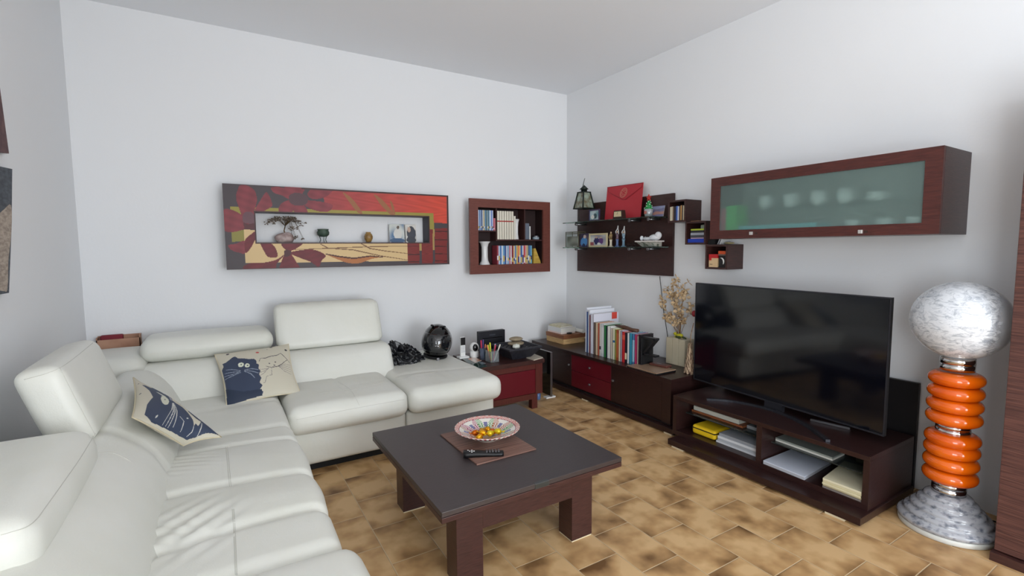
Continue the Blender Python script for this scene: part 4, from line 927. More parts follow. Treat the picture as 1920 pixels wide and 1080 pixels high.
c1 = at(967, 650, 'z', SZ+tz+.012); c2_ = at(966, 636, 'z', SZ+tz+.06)
tag(MB().ell((cx+.02, cy+.035, SZ+tz+.006), (.075, .062, .020), SAND, 24).build('flat_stone'), 'lower flat round sandstone on the zen garden pebbles', 'stone')
tag(MB().ell((cx+.02, cy+.035, SZ+tz+.044), (.062, .052, .018), SAND, 24).build('flat_stone'), 'upper flat stone balanced on the lower sandstone', 'stone')
tag(MB().ell((cx-.045, cy-.075, SZ+tz+.004), (.034, .028, .020), mat('white_coral', (214, 216, 206), .7), 24, None, lambda v: v*(1+.15*math.sin(220*v.x)*math.sin(220*v.y))).build('white_shell'), 'white ridged shell on the front of the zen garden', 'shell')
# black panel leaning beside the table
pn = thing('leaning_screen', 'thin black panel with silver edge standing right of the side table', 'panel', (-.745, -.55, 0))
MB().box(-.752, -.740, -.745, -.36, .018, .412, GLOSSB).build('panel', pn); MB().box(-.757, -.7375, -.752, -.745, .012, .417, STEEL).box(-.757, -.7375, -.745, -.36, .412, .418, STEEL).box(-.80, -.70, -.75, -.70, 0, .012, WHITE).build('edge_trim', pn)
c = at(1014, 750, 'z', 0); J = thing('small_jar', 'small blue and white jar on the floor beside the black panel', 'jar', (c[0], c[1], 0))
MB().lathe([(0, 0), (.02, 0), (.024, .01), (.024, .05), (.016, .06), (0, .06)], (c[0]-.01, c[1]+.03, 0), mat('blue_glaze', (90, 120, 170), .2), 20).build('body', J); MB().lathe([(0, 0), (.017, 0), (.017, .014), (0, .014)], (c[0]-.01, c[1]+.03, .06), WHITE, 20).build('lid', J)

# ---------------------------------------------------------------- long sideboard
SBZ = .40; sb = thing('sideboard', 'long low dark wenge sideboard with red drawers along the right wall', 'sideboard', (-.27, -1.0, 0))
MB().box(-.525, -.005, -1.90, -.10, SBZ-.028, SBZ, DKW_Y, .002).build('top', sb)
b = MB(); b.box(-.495, -.01, -1.885, -.12, .06, SBZ-.028, DKW); b.build('body', sb)
b = MB(); b.box(-.548, -.01, -1.95, -.10, .012, .05, DKW_Y, .003).box(-.50, -.02, -1.88, -.14, .05, .06, BLACKM); b.build('plinth', sb)
for y in (-1.93, -1.0, -.2): MB().box(-.545, -.50, y, y+.07, 0, .012, CREAM).build('foot', sb)
for (ya, yb2, m_, hs) in ((-.728, -.15, DKW, ((-.70, .265),)), (-1.258, -.732, RED, ((-.98, .31), (-.98, .155))), (-1.80, -1.262, DKW, ((-1.29, .25),))):
    if m_ is RED:
        for k, (za, zb2) in enumerate(((.222, .366), (.072, .218))):
            o = MB().box(-.506, -.4955, ya, yb2, za, zb2, RED, .0015).build('drawer', sb); MB().box(-.522, -.506, -1.005, -.985, (za+zb2)/2-.008, (za+zb2)/2+.008, STEEL, .003).build('knob', o)
    else:
        o = MB().box(-.506, -.4955, ya, yb2, .072, .366, m_, .0015).build('door', sb)
        for (hy, hz) in hs: MB().box(-.522, -.506, hy-.01, hy+.01, hz-.008, hz+.008, STEEL, .003).build('knob', o)
MB().box(-.507, -.4955, -1.885, -1.803, .062, .371, DKW).build('end_stile', sb)
def sbp(x, y): return at(x, y, 'z', SBZ)
# boxes and books in the corner
LW = noise_mat('light_wood', (188, 150, 100), (212, 176, 124), (3, 3, 30), 8, 3, .55); MWd = noise_mat('mid_brown_wood', (126, 78, 50), (148, 96, 64), (3, 3, 30), 8, 3, .45)
f0, f1, f2 = sbp(1023, 638), sbp(1056, 646.5), sbp(1098, 640)
bx0 = f1[0]; by0 = f1[1]; by1 = f0[1]; bx1 = bx0+.27
def stackbox(n_, lab, cat, x0, x1, y0, y1, z0, z1, m_, lid=None):
    t = thing(n_, lab, cat, ((x0+x1)/2, (y0+y1)/2, z0)); MB().box(x0, x1, y0, y1, z0, z1 if not lid else z0+(z1-z0)*.6, m_, .001).build('body', t)
    MB().box(x0-.001, x1+.001, y0-.001, y1+.001, z1-(z1-z0)*.4+.001, z1, m_, .001).build('lid', t)
stackbox('wooden_box', 'light wood flat box at the bottom of the corner stack', 'box', bx0+.005, bx1, by0, by1, SBZ+.0005, SBZ+.052, LW, 1)
stackbox('wooden_box', 'darker brown flat wooden box on the light wood box', 'box', bx0, bx1+.02, by0-.005, by1+.005, SBZ+.053, SBZ+.093, MWd, 1)
zb = SBZ+.0935
def flatbook(lab, x0, x1, y0, y1, z0, z1, col, name='book', cat='book', grp=None, rot=0):
    cm = mat('cover_%d_%d_%d' % col, col, .5); b = MB(); cx_, cy_ = (x0+x1)/2, (y0+y1)/2; R = Matrix.Rotation(rot, 3, 'Z'); pv = (cx_, cy_, z0)
    t = min(.0025, (z1-z0)*.2)
    b.box(x0, x1, y0, y1, z0, z0+t, cm, 0, R, pv).box(x0, x1, y0, y1, z1-t, z1, cm, 0, R, pv).box(x0, x0+t, y0, y1, z0+t, z1-t, cm, 0, R, pv).box(x0+t, x1-.003, y0+.002, y1-.002, z0+t, z1-t, PAPER, 0, R, pv)
    return tag(b.build(name), lab, cat, grp)
flatbook('thin pinkish white book at the bottom of the white book stack in the corner', bx0+.02, bx0+.20, by0+.06, by1, zb, zb+.014, (232, 214, 206))
flatbook('thick white book in the corner stack', bx0+.022, bx0+.21, by0+.065, by1, zb+.0145, zb+.058, (226, 226, 226))
flatbook('cream book second from the top of the corner stack', bx0+.03, bx0+.185, by0+.085, by1-.01, zb+.0585, zb+.072, (206, 198, 168))
flatbook('small cream booklet on top of the corner book stack', bx0+.045, bx0+.175, by0+.11, by1-.03, zb+.0725, zb+.080, (214, 206, 180), rot=.15)
o = MB().ell((bx0+.105, by0+.035, zb+.008), (.034, .02, .008), BLACK, 16).build('car_key'); tag(o, 'small black key fob on the brown wooden box', 'key fob')
tag(MB().tube([(bx0+.24, by1+.0, SBZ+.112), (bx0+.24, by0-.02, SBZ+.112)], .018, PAPER, 16).build('paper_roll'), 'white paper roll lying behind the corner stack', 'paper roll')
# row of books
XF = -.432
rowb = [(132, 150, 132, 707, (228, 230, 238), .30), (150, 172, 190, 710, (70, 96, 150), .30), (172, 190, 165, 712, (226, 228, 236), .30), (190, 207, 238, 712, (120, 44, 60), .30), (207, 250, 222, 712, (216, 216, 228), .30),
        (252, 282, 345, 712, (110, 92, 82), .19), (284, 312, 352, 735, (226, 204, 172), .19), (312, 333, 355, 735, (206, 104, 80), .19), (335, 358, 360, 740, (226, 222, 214), .2), (360, 400, 368, 755, (198, 202, 204), .2), (402, 432, 388, 760, (40, 120, 64), .19), (432, 448, 398, 770, (30, 38, 60), .19),
        (450, 495, 402, 780, (224, 224, 220), .18), (495, 525, 432, 785, (206, 192, 178), .16), (525, 557, 432, 790, (218, 220, 190), .16), (560, 577, 448, 800, (160, 160, 70), .16), (577, 615, 455, 805, (156, 76, 46), .15), (615, 640, 460, 812, (222, 212, 188), .15), (640, 662, 462, 818, (176, 168, 184), .15),
        (664, 706, 482, 830, (190, 42, 46), .15), (706, 735, 492, 838, (36, 34, 48), .15), (738, 766, 500, 850, (226, 228, 232), .15), (768, 808, 502, 860, (52, 140, 172), .15), (808, 842, 510, 868, (76, 120, 170), .15), (846, 880, 520, 872, (176, 60, 100), .15), (880, 896, 540, 874, (216, 206, 190), .12), (897, 922, 522, 878, (34, 28, 34), .15)]
labs = ['white ring binder leaf, first', 'blue-spined tall folder, second', 'white tall folder, third', 'maroon-spined tall folder, fourth', 'wide white tall folder, fifth']
yprev = None
for i, (a, b2, t_, bo, col, dp) in enumerate(rowb):
    X_ = lambda q: 1080+q/7.717
    Y_ = lambda q: 560+q/7.717
    pa, pb = at(X_(a), Y_(bo), 'x', XF), at(X_(b2), Y_(bo), 'x', XF); zt = at(X_((a+b2)/2), Y_(t_), 'x', XF)[2]
    ya, yb2 = pa[1], pb[1]
    if yprev is not None: ya = min(ya, yprev-.0006)
    yprev = yb2; lean_ = 0
    band = {14: (.55, .62, (60, 110, 150)), 8: (.2, .3, (60, 60, 70)), 20: (.12, .33, (226, 214, 180)), 19: (.75, .9, (214, 90, 70)), 23: (.1, .8, (150, 190, 214)), 9: (.1, .9, (214, 216, 216)), 16: (.1, .9, (176, 96, 60))}.get(i)
    o = bk('book' if i > 4 else 'folder', 'book' if i > 4 else 'tall folder', 'book' if i > 4 else 'folder', 'books standing on the sideboard' if i > 4 else 'tall folders standing on the sideboard', XF+r_.uniform(0, .004), XF+dp, yb2, ya, SBZ+.0006, zt, col, 'x-', band, min(i if i < 5 else i-5, 23), 'in the row on the sideboard')
    o['label'] = (f'{cname(col)} tall folder, {ORD[i]} of five at the left end of the sideboard row' if i < 5 else f'{cname(col)} book, {ORD[i-5]} after the tall folders in the sideboard row')
# orange label on the white folder front (a sticky flag)
p = at(1139, 604, 'x', -.24)
yfl = at(1080+250/7.717, 652, 'x', XF)[1]
tag(MB().box(-.215, -.155, yfl-.0035, yfl-.0008, SBZ+.30, SBZ+.36, mat('sticker_red', (214, 70, 56), .5)).build('paper_flag'), 'orange-red paper flag stuck between the folders and books', 'flag')
# brown things lying on the books
BW = noise_mat('brown_carved_wood', (72, 46, 34), (96, 64, 46), (3, 3, 3), 20, 4, .4)
zt = at(1170, 617, 'x', -.36)[2]
pa, pb = at(1150, 612, 'x', -.34), at(1197, 622, 'x', -.34)
zrow = 0.40+.265
yb_l, yb_r = at(1080+500/7.717, 662, 'x', XF)[1], at(1080+735/7.717, 668, 'x', XF)[1]
ztop = at(1080+500/7.717, 560+430/7.717, 'x', XF)[2]
pts = [(-.37, yb_l+.01, ztop+.008), (-.36, yb_l-.09, ztop-.0+.004), (-.35, yb_l-.17, ztop-.008), (-.34, yb_r-.03, ztop-.012)]
tag(MB().tube([Vector(p)+Vector((0, 0, .012)) for p in pts], [.008, .017, .014, .018], BW, 12).build('carved_wooden_fish'), 'long brown carved wooden piece lying on top of the books', 'carving')
# Z shaped bookend
ye0 = at(1200, 668, 'x', XF)[1]; ZK = mat('bookend_black', (26, 26, 28), .45)
be = thing('bookend', 'black metal zigzag bookend holding the book row', 'bookend', (-.36, ye0-.08, SBZ))
def zq(x, y): p = at(1080+x/7.717, 560+y/7.717, 'x', -.40); return (p[1], p[2])
MB().box(-.43, -.30, ye0-.012, ye0-.002, SBZ+.001, SBZ+.235, ZK, .001).build('upright', be)
b = MB(); path = [zq(905, 545), zq(1165, 590), zq(990, 800), zq(1165, 835)]
for (p, q) in zip(path, path[1:]):
    p, q = np.array(p), np.array(q); d = (q-p)/np.linalg.norm(q-p); n_ = np.array([-d[1], d[0]])*.0075; q2 = q+d*.006
    b.prism([(-.42, *(p-n_)), (-.42, *(q2-n_)), (-.42, *(q2+n_)), (-.42, *(p+n_))], (.045, 0, 0), ZK)
b.build('zigzag', be); yz = zq(1215, 870)[0]
MB().box(-.43, -.27, yz, ye0-.012, SBZ+.0008, SBZ+.016, ZK).build('foot_plate', be)
# laptop with case on top
q = [sbp(*p) for p in ((1193, 686), (1250, 702.5), (1290, 691.5), (1228, 676))]
xx0 = max(q[1][0], -.53); 
lp = thing('closed_laptop', 'closed beige laptop with dark base at the right end of the sideboard', 'laptop', (-.44, -1.72, SBZ))
qa = [(-.528, q[0][1]+.0), (-.528, q[1][1]+.02), (-.315, q[1][1]+.02), (-.315, q[0][1]+.0)]
MB().prism([(x, y, SBZ+.0008) for x, y in qa], (0, 0, .011), BLACK).build('base', lp); MB().prism([(x, y, SBZ+.0125) for x, y in qa], (0, 0, .006), mat('beige_lid', (150, 124, 102), .35)).build('lid', lp)
MB().box(-.5295, -.5275, q[1][1]+.03, q[0][1]-.01, SBZ+.007, SBZ+.0115, STEEL).build('silver_edge', lp)
wc = at(1238, 686, 'z', SBZ+.02)
MB_ = MB(); R = Matrix.Rotation(.15, 3, 'Z'); MB_.box(wc[0]-.035, wc[0]+.035, wc[1]-.08, wc[1]+.08, SBZ+.0190, SBZ+.037, mat('brown_leather_case', (92, 52, 44), .4), .006, R); MB_.box(wc[0]-.006, wc[0]+.006, wc[1]-.01, wc[1]+.03, SBZ+.0365, SBZ+.0385, STEEL, .001, R)
tag(MB_.build('glasses_case'), 'brown leather glasses case on the closed laptop', 'case')
# cream vase with dried flowers
va0, va1 = at(1248, 680, 'z', SBZ), at(1277, 690, 'z', SBZ); vx = va0[0]; vy1, vy0 = va0[1], va1[1]
vx = max(vx, -.312); vt = at(1260, 634, 'x', vx)[2]
vs_ = thing('ceramic_planter', 'cream block-shaped vase split in three columns beside the television', 'vase', (vx+.05, (vy0+vy1)/2, SBZ))
IV = mat('ivory_ceramic', (206, 196, 170), .45); w3 = (vy1-vy0)/3
for k in range(3): MB().box(vx, vx+.11, vy0+k*w3+.0015, vy0+(k+1)*w3-.0015, SBZ+.0005, vt+(.006 if k == 1 else 0), IV, .003).build('column', vs_)
fl = thing('dried_flowers', 'bunch of dried beige blossoms in the cream vase', 'dried flowers', (vx+.05, (vy0+vy1)/2, vt))
DRY = noise_mat('dried_petal', (206, 174, 132), (234, 208, 170), (1, 1, 1), 30, 3, .8); STM = mat('dried_stem', (150, 116, 80), .8)
root_ = Vector((vx+.05, (vy0+vy1)/2, vt+.002)); r_ = random.Random(12); b = MB(); tips = []
xs_ = vx+.05
for (tx, ty) in ((1272, 522), (1240, 560), (1251, 540), (1262, 552), (1283, 545), (1296, 572), (1258, 590), (1275, 580), (1270, 605), (1247, 592), (1262, 532), (1285, 530), (1268, 570), (1280, 598)):
    e2 = Vector(at(tx, ty, 'x', xs_+r_.uniform(-.05, .05))); mid = root_.lerp(e2, .5)+Vector((r_.uniform(-.02, .02), r_.uniform(-.012, .012), .02)); b.tube([root_+Vector((r_.uniform(-.01, .01), r_.uniform(-.01, .01), 0)), mid, e2], [.0022, .0018, .001], STM, 5)
    tips.append((e2, mid))
b.build('stems', fl); b = MB()
for e2, mid in tips:
    for k in range(6):
        t = .35+.65*k/5 if k else 1; c = mid.lerp(e2, t)+Vector((r_.uniform(-.015, .015), r_.uniform(-.018, .018), r_.uniform(-.012, .012)))
        R = Matrix.Rotation(r_.uniform(0, 6), 3, 'Z') @ Matrix.Rotation(r_.uniform(.2, 2.6), 3, 'X')
        for pt in range(3):
            R2 = R @ Matrix.Rotation(pt*2.1, 3, 'Z'); L_ = r_.uniform(.026, .042)
            P0 = [Vector((0, 0, 0)), Vector((L_*.6, -L_*.42, .004)), Vector((L_*1.1, 0, .008)), Vector((L_*.6, L_*.42, .004))]
            vsx = [b.bm.verts.new(c+R2 @ p) for p in P0]; b._fin([b.bm.faces.new(vsx)], DRY, True)
o = b.build('blossoms', fl); s2 = o.modifiers.new('thickness', 'SOLIDIFY'); s2.thickness = .0012
# yellow bird on the vase
c = at(1274, 628, 'x', vx+.03); bd = thing('bird_ornament', 'yellow and green bird ornament perched on the cream vase', 'bird ornament', (vx+.03, c[1], vt))
YB = mat('bird_yellow', (196, 190, 40), .6); GB = mat('bird_dark_green', (64, 74, 40), .6); cb = Vector((vx+.02, c[1]+.0, vt+.022))
b = MB(); b.ell(cb, (.02, .042, .020), YB, 18, Matrix.Rotation(-.25, 3, 'X'), lambda v: Vector((v.x*(1-.25*v.y/.04), v.y, v.z*(1-.2*v.y/.04)))); b.ell(cb+Vector((0, .034, .016)), (.013, .015, .013), YB, 14); b.build('body', bd)
b = MB(); b.ell(cb+Vector((0, -.05, -.004)), (.011, .03, .006), GB, 12, Matrix.Rotation(.3, 3, 'X')); b.build('tail', bd)
b = MB(); b.ell(cb+Vector((-.016, -.01, -.004)), (.006, .03, .013), GB, 12); b.build('wing', bd)
# thin cable from the panel down behind the vase
pc = [at(*p, 'x', -.012) for p in ((1237, 518), (1240, 545), (1243, 575), (1249, 612), (1256, 660))]
tag(MB().tube([tuple(p) for p in spline(pc, 5, False)], .003, BLACK, 6).build('cable'), 'thin black cable hanging down the wall from the shelf panel', 'cable')
# driftwood
c = at(1293, 693, 'z', SBZ); dw = thing('driftwood_sculpture', 'twisted pale driftwood piece at the sideboard end beside the television', 'sculpture', (-.30, -1.84, SBZ))
DW = noise_mat('driftwood', (96, 68, 52), (190, 166, 138), (30, 30, 4), 5, 4, .8, .4, .6, .4); b = MB(); dx_ = -.27; dyc = at(1294, 650, 'x', dx_)[1]
for k in range(7):
    ph = k*.9; b.tube([(dx_+.02*math.sin(ph+t*5), dyc+.035*math.cos(ph+t*4.2)*(1-.75*t)-.0+.0*t, SBZ+.001+t*.23) for t in np.linspace(0, 1, 12)], [.013*(1-.6*t)+.002 for t in np.linspace(0, 1, 12)], DW, 7)
b.build('roots', dw); b = MB(); b.tube([(dx_, dyc, SBZ+.2), (dx_, dyc-.005, SBZ+.3), (dx_+.005, at(1300, 590, 'x', dx_)[1], SBZ+.385)], .004, DW, 6); b.build('stem', dw)
pr_ = at(1302, 588, 'x', dx_); b = MB(); b.ell((dx_, max(pr_[1], -1.905), pr_[2]), (.02, .02, .024), mat('dark_red_ball', (130, 30, 38), .6), 14); o = b.build('red_bud', dw)

# ---------------------------------------------------------------- television stand
ts = thing('tv_stand', 'low dark wenge television stand with two open compartments', 'tv stand', (-.38, -2.6, 0))
MB().box(-.70, -.10, -3.19, -2.03, .012, .05, DKW_Y, .002).build('plinth', ts)
for y in (-2.15, -3.12): MB().box(-.695, -.64, y, y+.09, 0, .012, CREAM).build('foot', ts)
MB().box(-.60, -.10, -3.178, -1.985, .05, .082, DKW_Y, .001).build('bottom_board', ts)
MB().box(-.60, -.10, -3.178, -1.985, .300, .325, DKW_Y, .0015).build('top_board', ts)
MB().box(-.60, -.10, -3.178, -3.150, .082, .300, DKW).build('side_panel', ts); MB().box(-.60, -.10, -2.013, -1.985, .082, .300, DKW).build('side_panel', ts)
MB().box(-.60, -.10, -2.63, -2.597, .082, .300, DKW).build('divider', ts)
MB().box(-.108, -.10, -3.15, -2.013, .082, .300, DARKIN).build('back_panel', ts)
GL2 = mat('smoked_shelf_glass', (150, 160, 158), .04, trans=.9, ior=1.3)
MB().box(-.50, -.11, -2.597, -2.013, .186, .192, GL2).build('glass_shelf', ts); MB().box(-.50, -.11, -3.15, -2.63, .186, .192, GL2).build('glass_shelf', ts)
# things inside
def quadz(px_, z): return [at(*p, 'z', z) for p in px_]
def clampq(q, x0, x1, y0, y1): return [(min(max(p[0], x0), x1), min(max(p[1], y0), y1), p[2]) for p in q]
ZBm = .0825; ZG = .1925
yl = at(1295, 810, 'z', ZBm); yr = at(1343, 826, 'z', ZBm)
yc_ = thing('yellow_case', 'bright yellow zippered case in the left compartment of the television stand', 'case', (-.5, -2.15, ZBm))
YC = mat('yellow_fabric', (226, 188, 26), .55); xf = max(yl[0], -.58)
ya, yb_ = yl[1]-.01, yr[1]+.0
MB().box(xf, xf+.22, yb_, ya, ZBm+.0005, ZBm+.062, YC, .014).build('shell', yc_)
MB().box(xf-.0015, xf+.2215, yb_-.0015, ya+.0015, ZBm+.038, ZBm+.045, BLACKM, .001).build('zipper', yc_)
# papers and binders beside it
yy0, yy1 = yb_-.012, -2.59
zc = ZBm+.0006
for k, (h, col, nm, xo) in enumerate(((.012, (206, 208, 212), 'lowest'), (.016, (176, 180, 186), 'second'), (.014, (222, 224, 228), 'third'), (.018, (150, 154, 160), 'topmost')) if False else ((.012, (206, 208, 212), 'lowest', 0), (.016, (176, 180, 186), 'second', .01), (.014, (222, 224, 228), 'third', .004), (.018, (150, 154, 160), 'topmost', .012))):
    flatbook(f'grey and white paper folder beside the yellow case, {nm} of its stack of four', xf+xo, -.2, yy1, yy0-.004*k, zc, zc+h, col, 'paper_folder', 'folder', 'folders beside the yellow case'); zc += h+.0008
# board and white box on the glass shelf, left
q0, q1 = at(1297, 771, 'z', ZG), at(1393, 803, 'z', ZG); xw = max(q0[0], -.585)
y0w, y1w = max(q1[1], -2.59), min(q0[1], -2.02)
OW = noise_mat('orange_wood', (136, 76, 44), (164, 98, 60), (3, 3, 30), 8, 3, .45)
tag(MB().box(xw, xw+.25, y0w, y1w, ZG, ZG+.014, OW, .001).build('wooden_board'), 'orange-brown wooden board on the glass shelf under the white box', 'board')
tag(MB().box(xw+.006, xw+.23, y0w+.03, y1w-.01, ZG+.0145, ZG+.044, mat('white_box', (214, 216, 206), .6), .002).build('flat_box'), 'flat white box lying on the orange-brown board', 'box')
tag(MB().box(-.42, -.2, -2.59, y0w-.01, ZG, ZG+.02, mat('grey_paper_stack', (160, 164, 168), .6)).build('paper_stack'), 'grey papers on the left glass shelf near the divider', 'papers')
# right compartment
q = clampq(quadz(((1425, 859), (1504, 894), (1559, 863), (1484, 834)), ZBm+.026), -.60, -.12, -3.14, -2.64)
LAP = thing('white_binder', 'white flat ring binder on the bottom board of the television stand', 'binder', (-.5, -2.8, ZBm))
MB().prism([(p[0], p[1], ZBm+.016) for p in q], (0, 0, .005), mat('binder_white', (206, 212, 226), .3)).build('cover', LAP)
MB().prism([(p[0], p[1], ZBm+.0005) for p in q], (0, 0, .0155), mat('binder_pages', (170, 172, 180), .7)).build('pages', LAP)
q = clampq(quadz(((1447, 817), (1561, 857), (1584, 846), (1470, 811)), ZG+.022), -.595, -.12, -3.148, -2.635)
MG = MB().prism([(p[0], p[1], ZG) for p in q], (0, 0, .010), PAPER).prism([(p[0], p[1], ZG+.0103) for p in q], (0, 0, .009), mat('grey_green_cover', (150, 156, 150), .5))
tag(MG.build('magazine_stack'), 'grey-covered magazines on the right glass shelf', 'magazines')
zc = ZBm+.0006; q = quadz(((1527, 904), (1629, 940), (1632, 880), (1583, 866)), ZBm+.05); q = clampq(q, -.598, -.15, -3.147, -2.64)
for k, (h, col, nm) in enumerate(((.010, (120, 112, 108), 'lowest'), (.009, (190, 178, 140), 'second'), (.009, (216, 206, 170), 'third'), (.010, (206, 196, 160), 'fourth'), (.010, (222, 214, 184), 'topmost'))):
    sh = .004*math.sin(k*2.3); b = MB(); b.prism([(p[0]+sh, p[1], zc) for p in q], (0, 0, h), mat('cover_%d_%d_%d' % col, col, .55)); o = b.build('paper_folder')
    tag(o, f'cream paper folder at the right end of the television stand, {nm} of five' if k else 'grey paper folder under the four cream ones, television stand right end', 'folder', 'folders at the right end of the stand'); zc += h+.0008
tag(MB().box(-.20, -.13, -3.147, -2.95, ZG, ZG+.07, mat('pale_green_box', (150, 158, 130), .6)).build('document_box'), 'pale green document box at the back of the right glass shelf', 'box')
# ---------------------------------------------------------------- television
tv = thing('television', 'large black flat television on an arched stand', 'television', (-.35, -2.535, .326))
TL_, TR_ = np.array((-.30, -1.917)), np.array((-.40, -3.154)); dv = TR_-TL_; W_ = np.linalg.norm(dv); dv /= W_; nv = np.array([dv[1], -dv[0]])
if nv[0] > 0: nv = -nv
def tvp(s_, t_, z): p = TL_+dv*s_+nv*t_; return (p[0], p[1], z)
def tvbox(b, s0, s1, t0, t1, z0, z1, m_): b.prism([tvp(s0, t0, z0), tvp(s1, t0, z0), tvp(s1, t1, z0), tvp(s0, t1, z0)], (0, 0, z1-z0), m_); return b
SCR = mat('tv_screen', (6, 8, 16), .09, spec=.85)
tvbox(MB(), .008, W_-.008, .001, .003, .389, 1.082, SCR).build('screen', tv)
b = MB(); tvbox(b, 0, W_, -.018, .001, .378, 1.090, BLACK); tvbox(b, .15, W_-.15, -.055, -.018, .42, .85, BLACKM); b.build('housing', tv)
b = MB(); BZL = mat('bezel_grey', (58, 58, 64), .3, .6)
for a in ((0, .006, .378, 1.090), (W_-.006, W_, .378, 1.090), (.006, W_-.006, .378, .386), (.006, W_-.006, 1.084, 1.090)): tvbox(b, a[0], a[1], .001, .0045, a[2], a[3], BZL)
b.build('bezel', tv)
b = MB(); tvbox(b, .012, .03, .004, .006, .369, .378, BZL); 
arc = spline([at(*p, 'z', .334) for p in ((1325, 748), (1375, 752), (1440, 766), (1500, 790), (1552, 826))], 6, False)
arc = [(p[0], p[1], .333) for p in arc]; b = MB()
for p, q in zip(arc, arc[1:]):
    p, q = np.array(p), np.array(q); d = (q-p)/np.linalg.norm(q-p); n_ = np.array([-d[1], d[0], 0])*.011
    b.prism([tuple(p-n_-[0, 0, .0075]), tuple(q-n_+d*.002-[0, 0, .0075]), tuple(q+n_+d*.002-[0, 0, .0075]), tuple(p+n_-[0, 0, .0075])], (0, 0, .014), BZL)
o = b.build('stand_foot', tv)
b = MB(); e0 = np.array(at(1520, 786, 'z', .334)); e1 = np.array(at(1594, 803, 'z', .334)); tvbox(b, W_*.5-.06, W_*.5+.06, -.04, -.015, .33, .45, BZL); mp = np.array(arc[len(arc)//2])
b.prism([(mp[0]-.01, mp[1]+.05, .326), (mp[0]-.01, mp[1]-.05, .326), tvp(W_*.5+.05, -.02, .326), tvp(W_*.5-.05, -.02, .326)], (0, 0, .010), BZL); b.build('stand_neck', tv)
b = MB(); d = (e1-e0)/np.linalg.norm(e1-e0); n_ = np.array([-d[1], d[0], 0])*.006
b.prism([tuple(e0-n_-[0, 0, .0075]), tuple(e1-n_-[0, 0, .0075]), tuple(e1+n_-[0, 0, .0075]), tuple(e0+n_-[0, 0, .0075])], (0, 0, .012), STEEL); b.build('stand_rear_bar', tv)
# dark board leaning on the wall behind
tag(MB().box(-.045, -.02, -3.166, -2.0, .002, .601, mat('dark_panel', (20, 16, 18), .5), .001).build('back_board'), 'dark upright board against the wall behind the television stand', 'board')
# ---------------------------------------------------------------- lamp
lc = Vector((-.335, -3.40, 0)); lm = thing('floor_lamp', 'retro floor lamp with stacked orange glass rings and a marbled glass globe', 'floor lamp', lc)
MARB = noise_mat('marbled_white_glass', (170, 172, 178), (96, 102, 114), (1, 1, 1.6), 34, 9, .12, .48, .70, coat=.3)
def marble():
    """white glass with grey wisps, turning clear on one side"""
    M = mat('marbled_globe', (225, 228, 232), .06, coat=.5); nt = M.node_tree; b = nt.nodes['Principled BSDF']; N = nt.nodes.new; L = nt.links.new
    tc = N('ShaderNodeTexCoord'); mp = N('ShaderNodeMapping'); mp.inputs['Scale'].default_value = (1, 1, 2.0); L(tc.outputs['Object'], mp.inputs[0])
    n = N('ShaderNodeTexNoise'); n.inputs['Scale'].default_value = 24; n.inputs['Detail'].default_value = 9; n.inputs['Roughness'].default_value = .72; n.inputs['Distortion'].default_value = 1.2; L(mp.outputs[0], n.inputs['Vector'])
    r = N('ShaderNodeValToRGB'); e = r.color_ramp.elements; e[0].position = .46; e[0].color = lin((222, 225, 230)); e[1].position = .70; e[1].color = lin((140, 148, 160)); L(n.outputs['Fac'], r.inputs[0]); L(r.outputs[0], b.inputs['Base Color'])
    sp = N('ShaderNodeVectorMath'); sp.operation = 'DOT_PRODUCT'; L(tc.outputs['Object'], sp.inputs[0]); sp.inputs[1].default_value = (.29, -.957, 0)
    ad = N('ShaderNodeMath'); ad.operation = 'MULTIPLY_ADD'; L(n.outputs['Fac'], ad.inputs[0]); ad.inputs[1].default_value = .10; L(sp.outputs['Value'], ad.inputs[2])
    mr = N('ShaderNodeMapRange'); mr.interpolation_type = 'SMOOTHSTEP'; mr.inputs['From Min'].default_value = .115; mr.inputs['From Max'].default_value = .185; mr.inputs['To Min'].default_value = 1; mr.inputs['To Max'].default_value = .22
    L(ad.outputs[0], mr.inputs['Value']); L(mr.outputs[0], b.inputs['Alpha'])
    return M
GLB = marble()
def lathe_thing(nm, prof, m_, seg=48): return MB().lathe(prof, (0, 0, 0), m_, seg)
def lampart(nm, prof, m_, seg=48, par=None):
    o = MB().lathe(prof, (0, 0, 0), m_, seg).build(nm); o.parent = par or lm; o.location = (0, 0, 0); return o
stp = [(.0, .0), (.180, .0), (.184, .004), (.184, .022), (.18, .026)]
lampart('base_plate', stp, mat('base_white', (206, 206, 200), .3), 64)
prof = [(.182, .0265)]
for k in range(5):
    r0 = .186-.024*k; z0 = .030+.0285*k; prof += [(r0, z0+.004), (r0+.003, z0+.012), (r0-.002, z0+.021), (r0-.012, z0+.0275)]
prof += [(.068, .175), (.0, .178)]
o = MB().lathe(prof, (0, 0, 0), MARB, 64).build('glass_base'); o.parent = lm; o.location = (0, 0, 0)
for (z0, z1, r0) in ((.176, .232, .064), (.466, .512, .064), (.768, .828, .064)):
    lampart('chrome_collar', [(0, z0), (r0, z0), (r0, z0+(z1-z0)*.46), (r0-.004, z0+(z1-z0)*.48), (r0-.004, z0+(z1-z0)*.52), (r0, z0+(z1-z0)*.54), (r0, z1), (0, z1)], CHROME, 48)
ORG = noise_mat('orange_glass', (214, 84, 4), (228, 104, 10), (1, 1, 1), 6, 2, .08, coat=.6)
for k, zc in enumerate((.262, .326, .388, .442, .542, .604, .666, .728)):
    rr_ = .034; lampart('glass_ring', [(0, zc-.026)]+[(.070+rr_*math.cos(t), zc+.031*math.sin(t)) for t in np.linspace(-PI/2, PI/2, 14)]+[(0, zc+.026)], ORG, 48)
gR = .186; gz = .828+gR-.012
